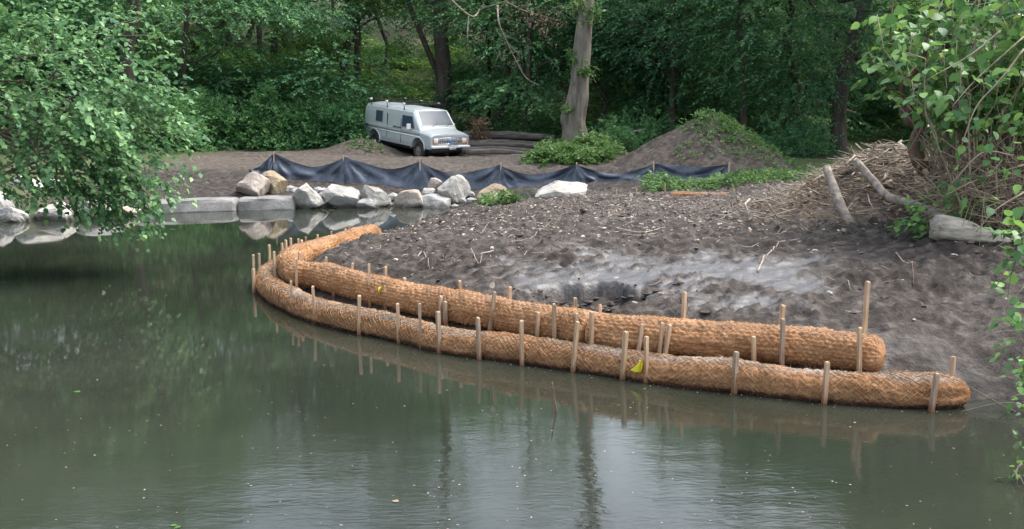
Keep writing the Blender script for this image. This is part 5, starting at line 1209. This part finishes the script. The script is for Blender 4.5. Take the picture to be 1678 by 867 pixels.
# ------------------------------------------------------------------ overhanging bush on the left
def left_bush():
    base = np.array([-10.9, 17.6, 0.25]); root = thing('overhanging_bush', base, 'big green leafy bush hanging over the water from the left bank', 'bush')
    ell = [((-8.4, 17.3, 2.9), (2.4, 1.7, 1.5), 150), ((-9.6, 17.8, 3.9), (2.4, 2.0, 1.6), 90), ((-7.6, 17.0, 1.75), (1.5, 1.2, 0.7), 48), ((-6.75, 16.9, 2.5), (0.8, 0.9, 0.8), 34)]
    Pc, Ax = [], []; mb = MB()
    for c, r_, n in ell:
        d = nrm(rng.normal(size=(n, 3)) + np.array([0.15, -0.35, 0.1])); C = np.array(c) + d * (0.45 + 0.6 * rng.random(n))[:, None] * np.array(r_)
        C[:, 2] = np.maximum(C[:, 2], 1.25 + 0.5 * rng.random(n)); Pc.append(C); Ax.append(nrm(C - np.array([-10.2, 17.6, 2.2])) + np.array([0.2, -0.2, -0.25]))
        for k in range(max(3, n // 14)):
            e = C[int(rng.integers(n))]; q, rr = limb(base + rng.normal(0, 0.2, 3), e, 0.035 + 0.03 * rng.random(), 0.007, 10, 0.35, 0.10); mb.tube(q, rr, 6)
    # drooping branch tips that dip to the water
    for u, v in [(235, 386), (205, 372), (160, 362), (130, 378), (250, 350), (265, 330), (270, 345), (285, 300), (305, 195), (290, 150), (262, 62), (305, 230), (225, 30)]:
        d = 16.6 + 0.6 * rng.random(); e = PX(u, v, d); st = np.array([-9.0, 17.4, 2.4]); q, rr = limb(st, e, 0.025, 0.006, 9, 0.25, 0.10); mb.tube(q, rr, 5)
        for j in (5, 6, 7, 8, 8): Pc.append(q[j][None] + rng.normal(0, 0.1, (1, 3))); Ax.append((q[8] - q[4])[None] + rng.normal(0, 0.3, (1, 3)))
    C = np.concatenate(Pc); A = np.concatenate(Ax); ids = np.repeat(np.arange(len(C)), 4)
    P = C[ids] + rng.normal(0, 0.24, (len(ids), 3)); A = nrm(A[ids]) + rng.normal(0, 0.45, (len(ids), 3))
    mb.build('limbs', M['twig'], root)
    xf = spray_xf(P, A, 10, 0.5, 0.098, droop=0.35, hang=0.35); ok = xf[0][:, 2] > 0.25; ub = 839 + xf[0][:, 0] / xf[0][:, 1] * FPX; vb = 176 + (CAMH - xf[0][:, 2]) / xf[0][:, 1] * FPX; ok &= ub < np.interp(vb, [0, 60, 140, 200, 260, 330, 380, 400], [262, 296, 322, 338, 318, 300, 262, 225]) + 22 * rng.normal(size=len(ub)); ok &= vb < np.interp(ub, [0, 60, 120, 200, 260, 310], [322, 345, 378, 392, 378, 335]) + 13 * rng.normal(size=len(ub))
    big_leaves(root, xf, 'bush_leaf', 290, 0.95, keep=ok)
left_bush()

# ------------------------------------------------------------------ far coir log and its stakes
q0, q1 = PZ(1098, 322, 0.9), PZ(1212, 331, 0.9)
fl = np.array([[q0[0], 21.6], [(q0[0] + q1[0]) / 2, 21.35], [q1[0], 21.2]]); fz = G(fl[1][0], fl[1][1])
coir_log('coir_log', 'small orange coir log half buried far back on the bank', fl, fz - 0.03, 0.13, False, (0.1, 0.1), 9, cells=14, mudtop=0.8)
for k, (u, v0, lab) in enumerate([(1004, 311, 'tiny stake far back on the bank, leftmost of all'), (1010, 311, 'tiny stake beside the leftmost one far back'), (1043, 310, 'small stake left of the far coir log'), (1090, 301, 'tallest stake by the left end of the far coir log'), (1108, 313, 'second small stake along the far coir log from its left'), (1119, 310, 'third small stake along the far coir log from its left'), (1155, 313, 'small stake behind the middle of the far coir log'), (1173, 315, 'small stake right of the middle of the far coir log'), (1183, 314, 'broad small stake near the right end of the far coir log'), (1202, 309, 'last small stake at the right end of the far coir log')]):
    d = 21.9 if k < 3 else 21.7; t_ = PX(u, v0, d); tag(stake(t_, (t_[0], d, G(t_[0], d) - 0.15), 0.05 if k == 8 else 0.036, 0.3), lab, 'stake', 'stakes by the far coir log')

# ------------------------------------------------------------------ litter on the bank
def litter():
    n = 6500; x = np.concatenate([rng.uniform(-3, 8.5, n), rng.normal(2.6, 2.6, 4200)]); y = np.concatenate([rng.uniform(10.5, 26, n), 19.5 + rng.normal(0, 2.2, 4200)])
    s = shore_dist(x, y); w = wetness(x, y); dens = 0.12 + 0.88 * sstep(13.2, 17.5, y); ok = (s > 0.9) & (rng.random(len(x)) < dens * (1 - 0.85 * w)); x, y = x[ok], y[ok]; z = GN(x, y)
    pale, darkm = MB(), MB()
    for k in range(len(x)):
        L = 0.025 + 0.07 * rng.random() ** 2; wd = L * (0.25 + 0.35 * rng.random()); a = rng.random() * math.pi; tl = rng.normal(0, 0.25)
        rot = np.array(Euler((rng.normal(0, 0.3), tl, a)).to_matrix()); mb = pale if rng.random() < 0.42 else darkm
        mb.box((x[k], y[k], z[k] + 0.006), (L, wd, 0.008 + 0.012 * rng.random()), rot, taper=0.6)
    tag(pale.build('wood_chips', M['debris_pale'], None, False), 'pale wood chips and flakes scattered over the mud', 'wood chips', kind='stuff')
    tag(darkm.build('bark_flakes', M['debris_dark'], None, False), 'dark bark flakes scattered over the mud', 'bark flakes', kind='stuff')
    tw, td = MB(), MB(); n = 1500; x = rng.uniform(-3, 8, n); y = rng.uniform(10.8, 25, n); s = shore_dist(x, y); w = wetness(x, y); ok = (s > 0.9) & (rng.random(n) < (0.15 + 0.85 * sstep(13, 17.5, y)) * (1 - 0.8 * w)); x, y = x[ok], y[ok]
    for k in range(len(x)):
        L = 0.08 + 0.30 * rng.random() ** 2; a = R(28) + rng.normal(0, 0.7); dv = np.array([math.cos(a), math.sin(a)]) * L / 2; p = np.array([[x[k] - dv[0], y[k] - dv[1]], [x[k] + rng.normal(0, 0.02), y[k] + rng.normal(0, 0.02)], [x[k] + dv[0], y[k] + dv[1]]]); z = GN(p[:, 0], p[:, 1]) + 0.008 + 0.015 * rng.random(3)
        r_ = 0.003 + 0.004 * rng.random(); (tw if k % 2 else td).tube(np.column_stack([p, z]), [r_, r_, r_ * 0.5], 4)
    tag(tw.build('twig_litter', M['debris_pale'], None, True), 'pale broken twigs strewn over the mud bank', 'twigs', kind='stuff')
    tag(td.build('twig_litter', M['debris_dark'], None, True), 'dark broken twigs strewn over the mud bank', 'twigs', kind='stuff')
    # clods of turned soil
    n = 260; x = np.concatenate([rng.uniform(-3, 8, n), 0.85 + rng.normal(0, 0.45, 300)]); y = np.concatenate([rng.uniform(10.5, 24, n), 12.05 + rng.normal(0, 0.25, 300)]); s = shore_dist(x, y); w = wetness(x, y); ok = (s > 0.75) & (rng.random(len(x)) < 1 - 0.9 * w); x, y = x[ok], y[ok]; z = GN(x, y); cl = MB()
    ico = [(0, 0, 1), (0.9, 0, 0.3), (0.28, 0.85, 0.3), (-0.72, 0.53, 0.3), (-0.72, -0.53, 0.3), (0.28, -0.85, 0.3), (0, 0, -0.6)]; icf = [[0, 1, 2], [0, 2, 3], [0, 3, 4], [0, 4, 5], [0, 5, 1], [6, 2, 1], [6, 3, 2], [6, 4, 3], [6, 5, 4], [6, 1, 5]]
    for k in range(len(x)):
        r_ = 0.012 + 0.045 * rng.random() ** 3; cl.add(np.array(ico) * (1 + 0.35 * rng.normal(size=(7, 1))) * np.array([r_ * 1.4, r_, r_ * 0.8]) + np.array([x[k], y[k], z[k] + 0.2 * r_]), icf)
    tag(cl.build('soil_clods', M['mound'], None, False), 'small dark clods of turned mud on the bank', 'clods', kind='stuff')
litter()
def stick(label, pts, r0, mat='deadwood', fork=None, lift=0.02):
    P3 = []
    for u, v in pts:
        z = 0.7
        for _ in range(6): p = PZ(u, v, z); z = G(p[0], p[1])
        P3.append(np.array([p[0], p[1], z + lift]))
    P = catmull(P3, 0.05); P[:, 2] = np.maximum(P[:, 2], GN(P[:, 0], P[:, 1]) + 0.004); mb = MB(); mb.tube(P, np.linspace(r0, r0 * 0.45, len(P)), 6)
    if fork is not None:
        for q in range(fork):
            j = int(rng.integers(len(P) // 4, len(P) - 1)); e = P[j] + np.array([rng.normal(0, 0.12), rng.normal(0, 0.12), 0.03 + 0.06 * rng.random()]); mb.tube([P[j], (P[j] + e) / 2 + rng.normal(0, 0.01, 3), e], [r0 * 0.5, r0 * 0.4, r0 * 0.2], 5)
    V = np.concatenate(mb.v); b = P[0]; o = link('fallen_stick', make_mesh('fallen_stick', V - b, mb.f, M[mat], True), None, b); tag(o, label, 'stick', 'sticks lying on the mud')
stick('long thin stick lying across the mud near the top of the bank', [(1010, 388), (1050, 382), (1090, 374)], 0.014, fork=2)
stick('bent pale twig standing by the stake behind the middle log', [(772, 465), (785, 445), (790, 422)], 0.010, lift=0.06)
stick('forked pale branch lying in the dark hollow above the logs', [(1018, 503), (1045, 507), (1080, 500)], 0.013, fork=4, lift=0.03)
stick('bent reddish twig on the right of the wet mud', [(1242, 438), (1255, 420), (1285, 400)], 0.012)
stick('short pale stick on the left slope of the mud', [(684, 420), (694, 430), (704, 440)], 0.009)
stick('thin stick lying on dark mud below the driftwood', [(1470, 388), (1485, 402), (1500, 416)], 0.010)
stick('pale splinter on the mud below the tall reddish stake', [(1488, 566), (1497, 557), (1505, 550)], 0.010)
stick('thin reddish twig half way up the left slope', [(790, 382), (800, 372), (812, 362)], 0.008)
stick('curved dark root across the right of the mud', [(1476, 422), (1492, 436), (1498, 452)], 0.010, 'red_bark')
stick('long dark twig on the slope above the wet patch', [(835, 398), (870, 386), (905, 372)], 0.010, 'twig', fork=2)
# twig stuck in the pond and scraps on the water
P = catmull([PX(914, 690, 8.95), PX(911, 668, 8.95), PX(907, 648, 8.95), PX(905, 626, 8.95)], 0.03); b = P[0]; V, F = tube(P, np.linspace(0.011, 0.006, len(P)), 6)
tag(link('water_twig', make_mesh('water_twig', V - b, F, M['red_bark'], True), None, b), 'dark twig sticking up out of the open water', 'twig')
def scrap(label, u, v, s, mat='dead_leaf', z=0.004, rot=None, pt=None):
    p = PZ(u, v, z) if pt is None else pt; o = link('floating_leaf' if pt is None else 'caught_leaf', make_mesh('leaf', LEAF_V * np.array([s, s, s * 0.6]), LEAF_F, M[mat], True), None, p); o.rotation_euler = rot or (0, 0, rng.random() * 6); tag(o, label, 'leaf')
scrap('pale floating scrap on the open water, lower middle', 653, 822, 0.06); scrap('thin green leaf floating on the left water', 131, 642, 0.08, 'weed_leaf'); scrap('pair-forming yellow-green leaf at the bottom edge, left one', 279, 861, 0.05, 'weed_leaf')
scrap('pair-forming yellow-green leaf at the bottom edge, right one', 296, 862, 0.05, 'weed_leaf'); scrap('pale leaf floating against the lower coir log at the right', 1315, 641, 0.06)
for lab, u, v, d, s in [('bright yellow leaf caught by a stake at the waterline', 1048, 590, depth_on(LOW, 1048, -0.28), 0.18), ('yellow leaf caught against the upper log by the tall pale stake', 621, 470, depth_on(UP, 621, -0.30), 0.15)]:
    pt = PX(u, v, d); c = thing('caught_leaf', pt, lab, 'leaf'); me = make_mesh('blade', LEAF_V * np.array([s, s * 0.8, s * 1.5]), LEAF_F, M['yellow_leaf'], True)
    for q in range(3): o = link('blade', me, c, (0.012 * q, -0.01 * q, -0.02 * q)); o.rotation_euler = (R(80) + 0.3 * q, R(75) - 0.35 * q, R(90) + 0.6 * (q - 1))
pt = PX(804, 472, depth_on(UP, 804, -0.26)); scrap('small pale leaf stuck on top of the leaning stake', 0, 0, 0.09, 'debris_pale', rot=(1.2, -1.0, 0.5), pt=pt)

# specks of pollen, chaff and leaf scraps adrift on the pond
m = 420; u_ = rng.uniform(-50, 1700, m); v_ = rng.uniform(440, 880, m); P = np.array([PZ(a, b, 0.003) for a, b in zip(u_, v_)]); ok = shore_dist(P[:, 0], P[:, 1]) < -0.35; P = P[ok]
near = np.column_stack([LOW[::2, 0] + rng.normal(0, 0.05, len(LOW[::2])), LOW[::2, 1] - 0.24 - np.abs(rng.normal(0, 0.05, len(LOW[::2]))), np.full(len(LOW[::2]), 0.003)]); near = near[(near[:, 1] < 14) & (shore_dist(near[:, 0], near[:, 1]) < -0.12)]
P = np.vstack([P, near]); m = len(P)
V, F = leaf_quads(P, rng.normal(0, 1, (m, 3)) * np.array([1, 1, 0.02]), np.tile([0, 0, 1.0], (m, 1)), 0.008 + 0.022 * rng.random(m) ** 3, 0.003 + 0.006 * rng.random(m), 0.05, 0.0)
tag(obj('floating_specks', V, F, M['debris_pale'], None, False), 'tiny pale specks and chaff floating on the pond', 'floating debris', kind='stuff')
